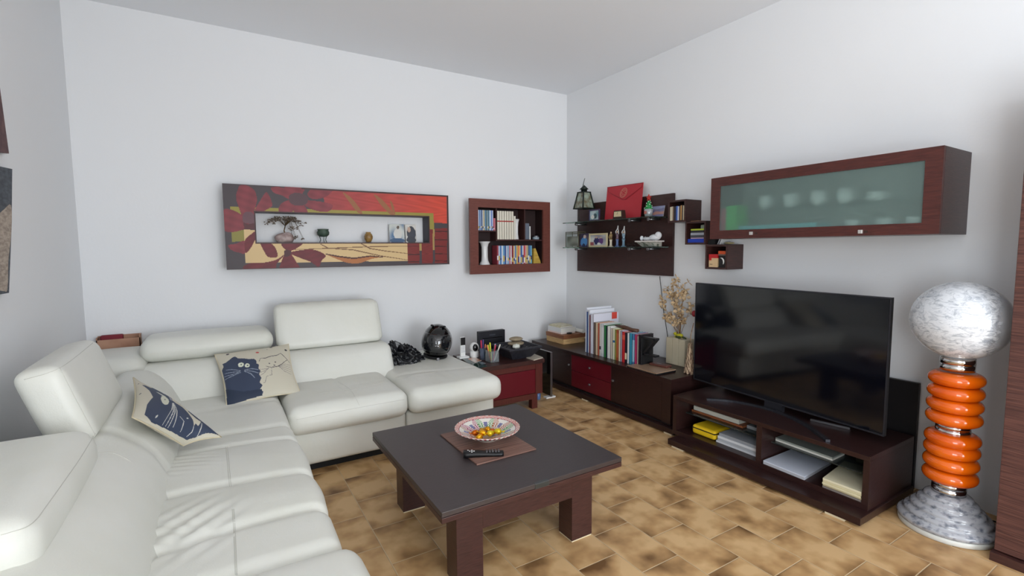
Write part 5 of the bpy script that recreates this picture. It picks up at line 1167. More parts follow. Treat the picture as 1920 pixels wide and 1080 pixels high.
lampart('glass_globe', [(max(gR*math.cos(t), 0), gz+gR*.965*math.sin(t)) for t in np.linspace(-PI/2, PI/2, 40)], GLB, 72)
# give the globe real wall thickness
g_ = [c for c in bpy.data.objects if c.parent == lm and c.name.startswith('glass_globe')][0]; sd = g_.modifiers.new('wall', 'SOLIDIFY'); sd.thickness = .003; sd.offset = -1
o = MB().lathe([(0, .0), (.018, .0), (.018, .05), (.03, .075), (.03, .10), (.02, .12), (0, .125)], (0, 0, .828), WHITE, 24).build('bulb'); o.parent = lm; o.location = (0, 0, 0)
pc = [(-.05, -3.22, .012), (-.06, -3.33, .008), (-.1, -3.5, .010), (-.03, -3.56, .012), (-.012, -3.57, .2), (-.012, -3.52, .45)]
tag(MB().tube([tuple(p) for p in spline(pc, 6, False)], .004, BLACK, 6).build('power_cord'), 'black power cord running along the wall behind the floor lamp', 'cord')
# ---------------------------------------------------------------- tall bookcase at the right edge
bc = thing('tall_bookcase', 'tall dark brown ribbed wood cabinet at the right edge', 'cabinet', (-.25, -4.0, 0))
RIB = mat('ribbed_wood', (78, 48, 42), .5)
def ribbed():
    nt = RIB.node_tree; b = nt.nodes['Principled BSDF']; N = nt.nodes.new; L = nt.links.new
    tc = N('ShaderNodeTexCoord'); mp = N('ShaderNodeMapping'); mp.inputs['Scale'].default_value = (2, 2, 60); n = N('ShaderNodeTexNoise'); n.inputs['Scale'].default_value = 3; n.inputs['Detail'].default_value = 6
    r = N('ShaderNodeValToRGB'); r.color_ramp.elements[0].position = .35; r.color_ramp.elements[1].position = .65; r.color_ramp.elements[0].color = lin((66, 38, 34)); r.color_ramp.elements[1].color = lin((98, 62, 54))
    L(tc.outputs['Object'], mp.inputs[0]); L(mp.outputs[0], n.inputs['Vector']); L(n.outputs['Fac'], r.inputs[0]); L(r.outputs[0], b.inputs['Base Color'])
    bp = N('ShaderNodeBump'); bp.inputs['Strength'].default_value = .7; bp.inputs['Distance'].default_value = .004; L(n.outputs['Fac'], bp.inputs['Height']); L(bp.outputs['Normal'], b.inputs['Normal'])
ribbed()
MB().box(-.455, -.01, -4.75, -3.60, .04, 1.93, RIB).build('body', bc); MB().box(-.472, -.01, -4.77, -3.588, 1.93, 2.03, RIB, .003).build('cornice', bc)
MB().box(-.470, -.455, -3.70, -3.60, .045, 1.928, RIB, .002).build('door_stile', bc); MB().box(-.468, -.455, -4.74, -3.703, .045, 1.928, mat('door_panel_brown', (58, 34, 30), .45)).build('door', bc)
MB().box(-.49, -.01, -4.76, -3.592, .0, .038, WENGE, .001).build('plinth', bc)

# ---------------------------------------------------------------- wall panel with glass shelves
wp = thing('wall_shelf_panel', 'dark wenge wall panel with two glass shelves beside the corner', 'shelf', (-.02, -.84, 1.105))
MB().box(-.024, -.002, -1.462, -.214, 1.105, 1.792, WENGE_Y, .001).build('panel', wp)
ZU, ZL = 1.600, 1.352
yL_ = at(1055, 417, 'x', -.235)[1]; yR_ = -1.425
for z in (ZU, ZL):
    MB().box(-.235, -.03, yR_, yL_, z-.008, z, GLASSG, .001).build('glass_shelf', wp)
for (z, ys) in ((ZU, (-.36, -1.10, -1.32)), (ZL, (-.36, -1.10, -1.32))):
    for y in ys:
        b = MB(); b.tube([(-.024, y, z-.018), (-.15, y, z-.018)], .008, STEEL, 12); b.tube([(-.15, y, z-.018), (-.166, y, z-.018)], .0135, STEEL, 14); b.build('bracket', wp)
def fx(xf, L_, R_, T_, B_=None):
    m_ = (T_+(B_ or T_))/2; a = at(L_, m_, 'x', xf)[1]; b2 = at(R_, m_, 'x', xf)[1]; t = at((L_+R_)/2, T_, 'x', xf)[2]; return b2, a, t, (at((L_+R_)/2, B_, 'x', xf)[2] if B_ else None)
# lantern hanging from a wire stand
IR = mat('dark_green_iron', (34, 42, 38), .45, .3)
xs = -.13
ln = thing('hanging_lantern', 'small tapered lantern with painted glass hanging from a wire stand on the upper shelf', 'lantern', (xs, at(1095, 390, 'x', xs)[1], ZU))
zb = at(1095, 391, 'x', xs)[2]; zt = at(1095, 361, 'x', xs)[2]; zr = at(1095, 355, 'x', xs)[2]; za = at(1096, 347, 'x', xs)[2]; yc = at(1095, 380, 'x', xs)[1]; hwb = (at(1083, 385, 'x', xs)[1]-at(1108, 385, 'x', xs)[1])/2; hwb *= .70; hwt = hwb*.6
b = MB()
for (a, c) in ((-1, -1), (-1, 1), (1, 1), (1, -1)): b.tube([(xs+a*hwb, yc+c*hwb, zb), (xs+a*hwt, yc+c*hwt, zt)], .0075, IR, 6)
b.box(xs-hwb-.006, xs+hwb+.006, yc-hwb-.006, yc+hwb+.006, zb-.006, zb+.004, IR).box(xs-hwt-.006, xs+hwt+.006, yc-hwt-.006, yc+hwt+.006, zt-.003, zt+.006, IR); b.build('frame', ln)
b = MB()
for k in range(4):
    a0, a1 = [(-1, -1), (-1, 1), (1, 1), (1, -1)][k], [(-1, -1), (-1, 1), (1, 1), (1, -1)][(k+1) % 4]
    b.prism([(xs+a0[0]*hwb*.96, yc+a0[1]*hwb*.96, zb+.004), (xs+a1[0]*hwb*.96, yc+a1[1]*hwb*.96, zb+.004), (xs+a1[0]*hwt*.96, yc+a1[1]*hwt*.96, zt-.004), (xs+a0[0]*hwt*.96, yc+a0[1]*hwt*.96, zt-.004)], Vector((-(a0[0]+a1[0]), -(a0[1]+a1[1]), 0))*.0008, noise_mat('lantern_painted_glass', (150, 164, 148), (110, 100, 76), (1, 1, 1), 22, 2, .2, spec=.7))
b.build('glass_pane', ln)
MB().lathe([(hwt*.7, zt+.006), (hwt*.7, zr), (hwt*1.05, zr), (.004, za), (0, za)], (xs, yc, 0), IR, 20).build('cap', ln)
zh = at(1096, 337, 'x', xs)[2]
pts = [(xs, yc+.065, ZU+.004), (xs, yc+.078, ZU+.07), (xs, yc+.07, ZU+.15), (xs, yc+.045, zt), (xs, yc+.018, za), (xs, yc-.004, zh), (xs, yc-.012, zh+.012)]
MB().tube([tuple(p) for p in spline(pts, 5, False)]+[], .0028, IR, 6).tube([(xs, yc+.0, za-.002), (xs, yc+.010, za+.006), (xs, yc+.008, za+.016), (xs, yc-.0, zh-.01)], .0018, IR, 6).build('wire_hook', ln)
MB().box(xs-.045, xs+.045, yc-.08, yc+.085, ZU+.0005, ZU+.006, IR, .002).build('stand_base', ln)
def pframe(name, label, xf, L_, R_, T_, z0, bw, fm, seed, pal, figs=(), depth=.012, stand=True):
    y0, y1, z1, _ = fx(xf, L_, R_, T_); t = thing(name, label, 'photo frame', (xf, (y0+y1)/2, z0)); z0 += .0006
    b = MB(); 
    for q in ((y0, y1, z0, z0+bw), (y0, y1, z1-bw, z1), (y0, y0+bw, z0+bw, z1-bw), (y1-bw, y1, z0+bw, z1-bw)): b.box(xf, xf+depth, q[0], q[1], q[2], q[3], fm, .001)
    b.build('frame', t); snapshot('picture', (xf+.005, y1-bw, z0+bw), (0, -(y1-y0-2*bw), 0), (0, 0, z1-z0-2*bw), seed, pal, (.003, 0, 0), t, figures=figs)
    if stand: MB().prism([(xf+depth, (y0+y1)/2-.008, z0+(z1-z0)*.7), (xf+depth, (y0+y1)/2+.008, z0+(z1-z0)*.7), (xf+depth+.05, (y0+y1)/2+.008, z0), (xf+depth+.05, (y0+y1)/2-.008, z0)], (0, 0, .003), BLACKM).build('strut', t)
    return t
pframe('framed_photo', 'small purple-patterned photo frame beside the hanging lantern on the upper shelf', -.18, 1104, 1123.5, 392.5, ZU, .012, noise_mat('purple_pattern_frame', (70, 44, 66), (52, 56, 96), (1, 1, 1), 60, 2, .5), 11, [(176, 200, 206), (120, 160, 170), (220, 225, 220)], [(OVAL(.6, .4, .2, .3), (70, 90, 96)), (OVAL(.3, .3, .2, .25), (226, 226, 220))])
# red envelope
en = thing('red_envelope', 'large red envelope with a round gold seal leaning against the wall panel', 'envelope', (-.09, -1.0, ZU))
RE = mat('red_card', (178, 34, 46), .55); RED2 = mat('red_card_fold', (140, 22, 34), .6)
def ep(x, y, xx=None): p = at(x, y, 'x', -.085); k = (p[2]-ZU)/.32; p = at(x, y, 'x', -.135+.10*k); return np.array(p)
E4 = [ep(1139, 351), ep(1206, 342), ep(1200.5, 408.5), ep(1133.5, 412.5)]; E4 = [(p[0], p[1], max(p[2], ZU+.001)) for p in E4]
MB().prism(E4, (.006, 0, .001), RE).build('envelope_body', en)
F3 = [ep(1140.5, 360), ep(1139, 351), ep(1206, 342), ep(1205, 350), ep(1174, 374.5), ep(1167, 374.8)]
MB().prism([tuple(p) for p in F3], (-.003, 0, 0), RED2, RE).build('flap', en)
F4 = [ep(1141.5, 360), ep(1140.5, 352), ep(1204.5, 343.5), ep(1204, 349.5), ep(1173, 373.2), ep(1168, 373.4)]
b = MB(); b.prism([tuple(p+np.array([-.0032, 0, 0])) for p in F4], (-.0008, 0, 0), RE); b.build('flap_face', en)
sc_ = ep(1170, 361.5); GS = mat('seal_tan', (206, 136, 116), .5); b = MB()
def lx_(z): return sc_[0]-.0062+(z-sc_[2])*(.10/.32)
def ringp(r0, r1): 
    n_ = 40; A_ = [Vector((lx_(sc_[2]+r0*1.02*math.sin(t)), sc_[1]+r0*math.cos(t), sc_[2]+r0*1.02*math.sin(t))) for t in np.linspace(0, 2*PI, n_, False)]; B_ = [Vector((lx_(sc_[2]+r1*1.02*math.sin(t)), sc_[1]+r1*math.cos(t), sc_[2]+r1*1.02*math.sin(t))) for t in np.linspace(0, 2*PI, n_, False)]
    for k in range(n_): b.prism([A_[k], A_[(k+1) % n_], B_[(k+1) % n_], B_[k]], (.0012, 0, 0), GS)
ringp(.040, .044); ringp(.030, .033)
for k in range(6): a = k*PI/3; b.prism([Vector((lx_(sc_[2]+.015*math.sin(a)), sc_[1]+.008*math.cos(a)-.0015*math.sin(a), sc_[2]+.008*math.sin(a))), Vector((lx_(sc_[2]+.015*math.sin(a)), sc_[1]+.026*math.cos(a)-.004*math.sin(a), sc_[2]+.026*math.sin(a)+.004*math.cos(a))), Vector((lx_(sc_[2]+.015*math.sin(a)), sc_[1]+.026*math.cos(a)+.004*math.sin(a), sc_[2]+.026*math.sin(a)-.004*math.cos(a)))], (.0012, 0, 0), GS)
b.build('gold_seal', en)
# clock
y0, y1, z1, _ = fx(-.20, 1150, 1168.5, 394.5); ck = thing('desk_clock', 'small brown desk clock with cream face in front of the red envelope', 'clock', (-.19, (y0+y1)/2, ZU)); BRW = mat('dark_brown_case', (52, 34, 28), .4)
ym = (y0+y1)/2; hw_ = (y1-y0)/2
MB().prism([(-.205, y1, ZU+.0006), (-.205, y0, ZU+.0006), (-.205, y0+.012, z1), (-.205, y1-.012, z1)], (.04, 0, 0), BRW).build('case', ck)
MB().prism([(-.207, y1-.014, ZU+.02), (-.207, y0+.018, ZU+.02), (-.207, y0+.022, z1-.010), (-.207, y1-.018, z1-.010)], (.0025, 0, 0), mat('clock_face', (214, 200, 160), .5)).build('face', ck)
b = MB(); cz_ = (ZU+z1)/2+.006; b.box(-.2085, -.2072, ym-.001, ym+.001, cz_, cz_+.018, BLACK).box(-.2085, -.2072, ym-.001, ym+.016, cz_-.001, cz_+.001, BLACK); b.build('hands', ck)
# potted christmas cactus
y0, y1, z1, zb2 = fx(-.17, 1205, 1221, 392, 407); ym = (y0+y1)/2; cxp = -.15; ctz = at(1212, 375, 'x', -.16)[2]; ps = thing('potted_ornament', 'green tree-shaped ornament with red star in a silver pot', 'ornament', (cxp, ym, ZU))
zp1 = z1; MB().lathe([(0, 0), (.030, 0), (.038, (zp1-ZU)), (.034, (zp1-ZU)), (0, (zp1-ZU)-.006)], (cxp, ym, ZU+.0006), mat('silver_pot', (176, 180, 184), .3, .3), 28).build('pot', ps)
pd_ = MB().box(cxp-.040, cxp-.036, ym-.012, ym+.012, ZU+.025, ZU+.05, mat('pot_badge', (186, 110, 100), .5)); pd_.build('badge', ps)
hh = ctz-zp1; b = MB(); prof = []
for k in range(5): r0 = .036-.006*k; z_ = hh*k/5; prof += [(r0, z_), (r0+.003, z_+hh*.07), (r0-.008, z_+hh*.19)]
b.lathe(prof+[(0, hh)], (cxp, ym, zp1-.004), mat('leaf_green', (34, 140, 70), .5), 16); b.build('tree', ps)
b = MB()
for k in range(14): a = k*2.4; z_ = hh*(k+.5)/15; r0 = .036*(1-k/20); b.ell((cxp+r0*math.cos(a), ym+r0*math.sin(a), zp1+z_), (.004, .004, .005), WHITE, 6)
b.build('baubles', ps)
zs_ = at(1214, 371, 'x', cxp)[2]; star = [(cxp-.004, ym+(.030 if k % 2 == 0 else .013)*math.sin(k*PI/5), zs_+(.030 if k % 2 == 0 else .013)*math.cos(k*PI/5)) for k in range(10)]
MB().prism(star, (.008, 0, 0), mat('star_red', (190, 50, 44), .5)).build('star', ps)
# landscape card
y0, y1, z1, _ = fx(-.12, 1220, 1251, 386)
y0 = max(y0, -1.44)
tag(snapshot('landscape_postcard', (-.12, y1, ZU+.001), (0, y0-y1, 0), (.02, 0, z1-ZU), 21, [(112, 112, 150), (150, 130, 140), (90, 90, 130)], (.003, 0, 0), nu=40, nv=24, figures=[([(0, .25), (.3, .5), (1, .45), (1, .2), (.5, .15), (0, .18)], (176, 130, 120)), ([(0, 0), (0, .18), (1, .2), (1, 0)], (110, 110, 150)), ([(0, .75), (.4, .7), (1, .8), (1, 1), (0, 1)], (140, 146, 180))]), 'purple and orange landscape postcard at the right of the upper shelf', 'postcard')
# lower shelf things
y0, y1, z1, _ = fx(-.20, 1061, 1084.5, 434.5)
gb = thing('glass_candle_box', 'square metal-framed glass box at the left end of the lower shelf', 'candle holder', (-.16, (y0+y1)/2, ZL)); BRS = mat('dull_brass', (120, 116, 92), .4, .5); b = MB(); z0 = ZL+.0006
xa, xb = -.20, -.115
for x in (xa, xb):
    for y in (y0, y1): b.box(x-.0025, x+.0025, y-.0025, y+.0025, z0, z1, BRS)
for z in (z0+.0025, z1-.018, z1-.0025):
    for x in (xa, xb): b.box(x-.0025, x+.0025, y0, y1, z-.0025, z+.0025, BRS)
    for y in (y0, y1): b.box(xa, xb, y-.0025, y+.0025, z-.0025, z+.0025, BRS)
b.build('frame', gb)
CLG = mat('thin_clear_glass', (235, 240, 238), .03, trans=1, ior=1.05)
MB().box(xa, xa+.001, y0, y1, z0+.004, z1-.004, CLG).box(xa, xb, y0, y0+.001, z0+.004, z1-.004, CLG).box(xa, xb, y1-.001, y1, z0+.004, z1-.004, CLG).build('glass_walls', gb)
o = snapshot('picture_panel', (xa+.012, y1-.008, z0+.012), (0, -(y1-y0)+.03, 0), (0, 0, (z1-z0)*.62), 31, [(150, 150, 140), (206, 206, 196), (110, 120, 110)], (.003, 0, 0), gb)
y0, y1, z1, _ = fx(-.18, 1086, 1102.5, 438)
tag(snapshot('child_photo', (-.18, y1, ZL+.001), (0, y0-y1, 0), (.012, 0, z1-ZL), 41, [(70, 62, 84), (96, 84, 100), (60, 60, 80)], (.003, 0, 0), figures=[(OVAL(.5, .38, .38, .36), (84, 140, 196)), (OVAL(.55, .76, .16, .14), (206, 190, 180)), (OVAL(.5, .12, .2, .14), (50, 60, 90))]), 'small photo of a person in light blue on the lower shelf', 'photo')
pframe('framed_photo', 'cream photo frame with a group picture on the lower shelf', -.185, 1104, 1138, 437.5, ZL, .016, mat('cream_frame', (206, 194, 156), .5), 51, [(150, 150, 160), (206, 210, 206), (110, 100, 120)], [(OVAL(.4, .42, .16, .34), (54, 52, 96)), (OVAL(.68, .42, .16, .3), (96, 66, 120)), (OVAL(.55, .15, .12, .12), (220, 220, 216)), (OVAL(.4, .78, .08, .08), (190, 160, 140)), (OVAL(.68, .74, .07, .07), (190, 160, 140)), ([(0, 0), (.25, 0), (.2, .35), (0, .3)], (150, 84, 90))])
def figurine(lab, L_, R_, T_, B_, body, skirt, arms, headc=(196, 168, 140)):
    x_ = -.17; y0, y1, z1, _ = fx(x_, L_, R_, T_, B_); yc = (y0+y1)/2; z0 = ZL+.0006; h = z1-z0; t = thing('figurine', lab, 'figurine', (x_, yc, ZL)); f = h*.72 if arms else h*.86
    bm_ = noise_mat('fig_%d_%d_%d' % body, body, tuple(int(v*.6) for v in body), (1, 1, 1), 60, 3, .4); sm_ = mat('figs_%d_%d_%d' % skirt, skirt, .45)
    MB().lathe([(0, 0), (.024, 0), (.024, .008), (0, .008)], (x_, yc, z0), sm_, 20).build('base', t)
    MB().lathe([(.014, .008), (.012, f*.15), (.011, f*.35), (.015, f*.5)], (x_, yc, z0), sm_, 16).build('skirt', t)
    MB().lathe([(.015, f*.5), (.011, f*.62), (.015, f*.78), (.012, f*.88), (.005, f*.92), (0, f*.92)], (x_, yc, z0), bm_, 16).build('torso', t)
    b = MB(); b.ell((x_, yc, z0+f*.97), (.008, .008, .010), mat('fig_skin', headc, .5), 12); b.build('head', t)
    for s_ in (-1, 1):
        pts = [(x_, yc+s_*.013, z0+f*.84), (x_-.004, yc+s_*.018, z0+f*1.0), (x_, yc+s_*.004-.004, z0+f*1.18), (x_, yc-.008+s_*.002, z0+h)] if arms else [(x_, yc+s_*.014, z0+f*.84), (x_-.006, yc+s_*.021, z0+f*.68), (x_-.014, yc+s_*.008, z0+f*.60)]
        MB().tube(pts, [.005, .0045, .004, .003][:len(pts)], bm_ if not arms else mat('fig_arm', (206, 206, 206), .5), 8).build('arm', t)
figurine('gold and cream standing figurine, leftmost of three on the lower shelf', 1141, 1150, 431, 463, (176, 146, 96), (206, 196, 176), False)
figurine('slim figurine with raised arms and purple-grey body, middle of three', 1154, 1161, 423, 463, (120, 96, 110), (90, 110, 150), True)
figurine('pale blue figurine with raised arms, rightmost of three', 1165.5, 1173, 424, 462, (140, 170, 190), (110, 140, 160), True)
y0, y1, z1, _ = fx(-.19, 1175, 1191, 458); sg = thing('spectacles', 'folded spectacles on the lower shelf right of the figurines', 'glasses', (-.19, (y0+y1)/2, ZL)); ym = (y0+y1)/2
for s_ in (-1, 1):
    cc_ = Vector((-.195, ym+s_*.026, ZL+.018)); MB().tube([cc_+Vector((0, .020*math.cos(t), .015*math.sin(t))) for t in np.linspace(0, 2*PI, 16)], .0018, BLACK, 6).build('rim', sg)
    MB().tube([cc_+Vector((0, s_*.021, .004)), cc_+Vector((.03, s_*.022, -.006)), cc_+Vector((.05, -s_*.02, -.014))], .0018, BLACK, 6).build('temple', sg)
# pack of prints under the white figure
y0, y1, z1, _ = fx(-.19, 1196, 1255, 452); y0 = max(y0, -1.45)
ZN = thing('print_packet', 'clear packet of folded prints under the white reclining figure', 'packet', (-.15, (y0+y1)/2, ZL))
zt_ = at(1225, 452.5, 'x', -.19)[2]
b = MB(); NW = noise_mat('packet_print', (196, 192, 184), (90, 100, 84), (1, 1, 1), 28, 3, .3, .5, .62)
b.prism([(-.17, y1-.03, ZL+.001), (-.17, y0+.055, ZL+.001), (-.215, y0+.012, zt_-.004), (-.215, y1-.002, zt_-.004)], (.09, 0, 0), NW); b.build('prints', ZN)
MB().prism([(-.222, y1+.005, zt_-.0035), (-.222, y0, zt_-.0035), (-.10, y0+.01, zt_-.0035), (-.10, y1-.01, zt_-.0035)], (0, 0, .010), mat('packet_white', (214, 208, 204), .4)).build('top_sheet', ZN)
zf = zt_+.0068
wf = thing('reclining_figure', 'white reclining plush-like figurine lying on the print packet', 'figurine', (-.16, (y0+y1)/2, zf))
PL = mat('white_plush', (222, 224, 228), .7); yA = at(1239, 440, 'x', -.16)[1]; yB = at(1201, 440, 'x', -.16)[1]; Ln = yB-yA; b = MB()
b.ell((-.16, yA+.28*Ln, zf+.026), (.032, .26*Ln, .026), PL, 20); b.ell((-.16, yA+.12*Ln, zf+.042), (.026, .13*Ln, .030), PL, 18); b.ell((-.165, yA+.62*Ln, zf+.016), (.016, .24*Ln, .015), PL, 14); b.ell((-.14, yA+.60*Ln, zf+.014), (.014, .22*Ln, .013), PL, 14)
b.ell((-.168, yA+.9*Ln, zf+.022), (.016, .07*Ln, .021), PL, 14); b.ell((-.14, yA+.84*Ln, zf+.018), (.015, .06*Ln, .018), PL, 12); b.build('body', wf)
b = MB(); b.ell((-.18, yA+.35*Ln, zf+.018), (.010, .13*Ln, .010), PL, 12); b.build('arm', wf)
# ---------------------------------------------------------------- cubes
def cube(lab, y0, y1, z0, z1):
    t = thing('cube_shelf', lab, 'shelf', (-.09, (y0+y1)/2, z0)); b = MB(); th = .014; x0 = -.185; x1 = -.001
    if y1 > -1.5: x1 = -.025
    b.box(x0, x1, y0, y1, z0, z0+th, WENGE_Y).box(x0, x1, y0, y1, z1-th, z1, WENGE_Y).box(x0, x1, y0, y0+th, z0+th, z1-th, WENGE).box(x0, x1, y1-th, y1, z0+th, z1-th, WENGE); b.build('frame', t)
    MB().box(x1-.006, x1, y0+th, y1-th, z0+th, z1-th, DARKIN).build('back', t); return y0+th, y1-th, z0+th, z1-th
XC = -.185
cb1 = cube('upper dark wood wall cube filled with discs, left of the frosted cabinet', -1.716, -1.546, 1.541, 1.712)
cb2 = cube('middle dark wood wall cube with a stack of cases', -1.900, -1.7175, 1.366, 1.5395)
cb3 = cube('lower dark wood wall cube holding small boxes', -2.083, -1.9015, 1.186, 1.3645)
pal = [(206, 196, 172), (214, 206, 186), (130, 100, 76), (40, 40, 46), (50, 54, 84), (70, 110, 190), (200, 206, 220), (96, 74, 60), (196, 150, 90), (60, 50, 50), (200, 190, 160)]
y = cb1[1]-.002; wd = (cb1[1]-cb1[0]-.004)/len(pal)
for i, c in enumerate(pal):
    o = bk('disc_case', 'x', 'disc case', 'cases in the upper wall cube', XC+.004+r_.uniform(0, .004), -.05, y-wd+.0006, y, cb1[2]+.0005, cb1[2]+.112+r_.uniform(-.004, .004), c, 'x-', None, i, '', False)
    o['label'] = f'{cname(c)} case, {ORD[i]} from the left in the upper wall cube'; y -= wd
zc = cb2[2]+.0005
for k, (h, col, dy, lab) in enumerate(((.028, (24, 60, 170), .0, 'bright blue case at the bottom of the middle cube'), (.008, (180, 150, 170), .012, 'thin pinkish case on the blue case'), (.018, (70, 72, 80), .010, 'dark grey case in the middle cube stack'), (.018, (156, 160, 170), .010, 'silver grey case in the middle cube stack'), (.016, (40, 40, 46), .014, 'black case under the lime one, middle cube'), (.012, (180, 196, 60), .012, 'lime green case on top of the middle cube stack'))):
    cmx = mat('cover_%d_%d_%d' % col, col, .35); tag(MB().box(XC+.008, -.05, cb2[0]+dy*.5+.003, cb2[1]-dy-(.018 if k else .003), zc, zc+h, cmx, .001).build('disc_case'), lab, 'disc case', 'cases in the middle wall cube'); zc += h+.0006
tag(MB().box(XC+.02, -.06, cb2[0]+.004, cb2[0]+.045, zc, zc+.026, mat('grey_green_pack', (120, 130, 116), .5)).build('small_pack'), 'small grey-green pack on top of the lime case', 'pack')
tag(MB().box(XC+.05, -.06, -1.80, -1.725, 1.5400, 1.5475, mat('tan_leather', (156, 110, 78), .5), .002).build('leather_card_holder'), 'small tan card holder on top of the middle cube', 'card holder')
z3 = 1.3650
tag(MB().box(-.165, -.06, -1.966, -1.906, z3, z3+.032, BLACKM, .002).build('black_pouch'), 'black pouch on top of the lower cube beside the middle cube', 'pouch')
for k, (yy, col, lab) in enumerate(((-1.972, (150, 152, 158), 'grey leaning case'), (-1.990, (206, 208, 210), 'white leaning case'))):
    R = Matrix.Rotation(.42, 3, 'X'); tag(MB().box(-.165, -.06, yy-.008-.012, yy-.012, z3+.002, z3+.042, mat('cover_%d_%d_%d' % col, col, .4), 0, R, (-.11, yy-.012, z3+.002)).build('disc_case'), f'{lab} on top of the lower cube', 'disc case')
tag(MB().ell((-.11, -2.045, z3+.009), (.035, .034, .0085), mat('beige_stone', (176, 164, 124), .6), 18).build('flat_pebble'), 'flat beige pebble at the right on top of the lower cube', 'stone')
a, b2, z0_, z1_ = cb3
bxr = thing('snack_box', 'cream box with red top in the lower wall cube', 'box', (XC+.03, b2-.05, z0_)); yq = b2-.012
MB().box(XC+.008, -.08, yq-.070, yq, z0_+.0005, z0_+.066, mat('cream_box', (214, 182, 140), .6)).build('carton', bxr); MB().box(XC+.007, -.079, yq-.070, yq+.0005, z0_+.0665, z0_+.094, RED_:=mat('box_red', (190, 36, 40), .5)).build('lid', bxr)
b = MB(); b.box(XC+.0065, XC+.0085, yq-.022, yq-.002, z0_+.05, z0_+.066, RED_).box(XC+.0068, XC+.0085, yq-.030, yq-.008, z0_+.020, z0_+.023, BRW); b.build('print', bxr)
bkx = thing('black_box', 'black box with a white horn-shaped print in the lower wall cube', 'box', (XC+.03, a+.03, z0_)); 
MB().box(XC+.012, -.07, a+.004, a+.060, z0_+.0005, z0_+.085, mat('black_carton', (28, 24, 24), .5)).build('carton', bkx)
arcp = [(XC+.0112, a+.044-.022*math.sin(t), z0_+.030+.028*math.cos(t*1.0)+.010) for t in np.linspace(-.2, 2.2, 9)]
MB().tube(arcp, [.002, .003, .0045, .0055, .006, .006, .005, .004, .003], WHITE, 6).build('white_print', bkx)
tag(MB().box(XC+.02, -.07, a+.006, a+.075, z0_+.095, z0_+.118, mat('orange_carton', (206, 84, 40), .5), .002).build('orange_carton'), 'small orange carton lying above the black box, lower cube', 'box')
tag(MB().box(XC+.016, -.065, a+.005, a+.072, z0_+.0860, z0_+.0945, mat('grey_case', (120, 100, 92), .5)).build('thin_case'), 'thin grey-brown case between the black box and the orange carton', 'case')
# ---------------------------------------------------------------- frosted wall cabinet
wc_ = thing('wall_cabinet', 'long dark wood wall cabinet with a frosted glass flap', 'cabinet', (-.18, -2.68, 1.40))
KY0, KY1, KZ0, KZ1, KX = -3.305, -2.060, 1.402, 1.812, -.352
b = MB(); t = .02
b.box(KX+.022, -.001, KY0, KY1, KZ0, KZ0+t, WENGE_Y).box(KX+.022, -.001, KY0, KY1, KZ1-t, KZ1, WENGE_Y).box(KX+.022, -.001, KY0, KY0+t, KZ0+t, KZ1-t, WENGE).box(KX+.022, -.001, KY1-t, KY1, KZ0+t, KZ1-t, WENGE); b.build('carcass', wc_)
MB().box(-.012, -.002, KY0+t, KY1-t, KZ0+t, KZ1-t, mat('cabinet_back', (196, 194, 188), .6)).build('back_panel', wc_)
gy1, gy0 = at(1349, 390, 'x', KX)[1], at(1731, 365, 'x', KX)[1]; gz0 = (at(1350, 430, 'x', KX)[2]+at(1730, 421, 'x', KX)[2])/2; gz1 = (at(1348, 348, 'x', KX)[2]+at(1733, 303, 'x', KX)[2])/2
dr_ = None
b = MB(); O = [(KY1, KZ0), (KY0, KZ0), (KY0, KZ1), (KY1, KZ1)]; I = [(gy1, gz0), (gy0, gz0), (gy0, gz1), (gy1, gz1)]
for k in range(4): b.prism([(KX, *O[k]), (KX, *O[(k+1) % 4]), (KX, *I[(k+1) % 4]), (KX, *I[k])], (.020, 0, 0), CABW)
dr_ = b.build('flap_door', wc_)
def frosted():
    M = bpy.data.materials.new('frosted_green_glass'); M.use_nodes = True; nt = M.node_tree; nt.nodes.clear(); N = nt.nodes.new; L = nt.links.new
    o = N('ShaderNodeOutputMaterial'); rf = N('ShaderNodeBsdfRefraction'); rf.inputs['Roughness'].default_value = .40; rf.inputs['IOR'].default_value = 1.16; rf.inputs['Color'].default_value = (.93, 1, .985, 1)
    df = N('ShaderNodeBsdfDiffuse'); df.inputs['Color'].default_value = lin((140, 160, 157)); gl = N('ShaderNodeBsdfGlossy'); gl.inputs['Roughness'].default_value = .28; gl.inputs['Color'].default_value = (.85, .95, .93, 1)
    m1 = N('ShaderNodeMixShader'); m1.inputs[0].default_value = .26; L(rf.outputs[0], m1.inputs[1]); L(df.outputs[0], m1.inputs[2])
    fr = N('ShaderNodeFresnel'); fr.inputs[0].default_value = 1.4; m2 = N('ShaderNodeMixShader'); L(fr.outputs[0], m2.inputs[0]); L(m1.outputs[0], m2.inputs[1]); L(gl.outputs[0], m2.inputs[2]); L(m2.outputs[0], o.inputs[0]); return M
FG = frosted(); o = MB().box(KX+.006, KX+.011, gy0-.004, gy1+.004, gz0-.004, gz1+.004, FG).build('frosted_pane', dr_); o['label'] = 'frosted green glass pane'
for (x, y) in ((1408, 437.5), (1613, 434.5)):
    p = at(x, y, 'x', KX-.006); o = MB().box(KX-.012, KX, p[1]-.010, p[1]+.010, p[2]-.010, p[2]+.010, mat('knob_silver', (205, 203, 200), .3, .5), .002).build('knob', dr_)
    q_ = at(x+8, y, 'x', KX-.006); MB().box(KX-.003, KX, q_[1]-.012, q_[1]+.006, q_[2]-.005, q_[2]+.005, BRW).build('lock', dr_)
ZMs = 1.585; MB().box(-.26, -.012, KY0+t, KY1-t, ZMs-.006, ZMs, GLASSG).build('inner_glass_shelf', wc_)
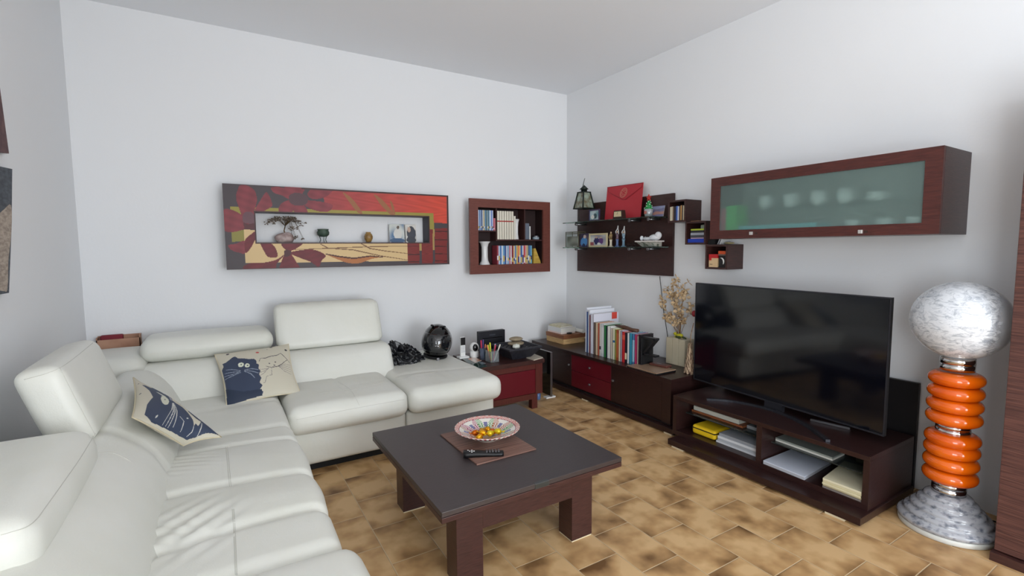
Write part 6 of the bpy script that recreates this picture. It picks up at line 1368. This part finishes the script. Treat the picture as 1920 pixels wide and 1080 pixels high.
# contents: white cups on the shelf and below, boxes at the left end
def cup(y, z, nm, lab, r0=.035, h=.075, x=-.20):
    t_ = thing('white_cup', lab, 'cup', (x, y, z)); MB().lathe([(0, 0), (r0*.6, 0), (r0, h*.35), (r0, h), (r0*.92, h), (r0*.9, h*.35), (0, .006)], (x, y, z+.0006), mat('porcelain', (238, 238, 236), .2), 24).build('bowl', t_)
    MB().tube([(x, y-r0*.95, z+h*.8), (x, y-r0*1.5, z+h*.7), (x, y-r0*1.5, z+h*.4), (x, y-r0*.95, z+h*.3)], .005, mat('porcelain', (238, 238, 236), .2), 8).build('handle', t_)
for i, (pxx, py) in enumerate(((1435, 370), (1482, 364), (1533, 362), (1584, 357), (1642, 356))):
    y = at(pxx, py, 'x', -.24)[1]; cup(y, ZMs, '', f'white cup behind the frosted glass, {ORD[i]} from the left on the upper row', .042, .085 if i < 4 else .05, -.235)
for i, (pxx, py) in enumerate(((1600, 412), (1660, 408), (1718, 404))):
    y = at(pxx, py, 'x', -.24)[1]; cup(y, KZ0+t, '', f'white cup behind the frosted glass, {ORD[i]} from the left on the lower row', .04, .07, -.25)
for (L_, R_, T_, col, lab) in ((1350, 1364, 392, (220, 40, 90), 'pink carton behind the frosted glass at the left end'), (1366, 1386, 386, (40, 210, 70), 'green carton behind the frosted glass beside the pink one')):
    y0, y1, z1, _ = fx(-.30, L_, R_, T_); y1 = min(y1, KY1-t-.002)
    tag(MB().box(-.322, -.20, y0, y1, KZ0+t+.0005, z1, mat('carton_%d' % col[0], col, .5)).build('carton'), lab, 'carton')
y0, y1, z1, _ = fx(-.30, 1385, 1440, 427); tag(MB().box(-.31, -.2, y0, y1, KZ0+t+.0005, KZ0+t+.034, mat('orange_tray', (220, 110, 50), .5)).build('orange_tray'), 'flat orange tray behind the frosted glass at the lower left', 'tray')
y0, y1, z1, _ = fx(-.30, 1385, 1530, 420); tag(MB().box(-.30, -.12, y0, y1, KZ0+t+.035, KZ0+t+.062, mat('cyan_tray', (120, 225, 235), .5)).build('cyan_tray'), 'long pale cyan tray behind the frosted glass', 'tray')
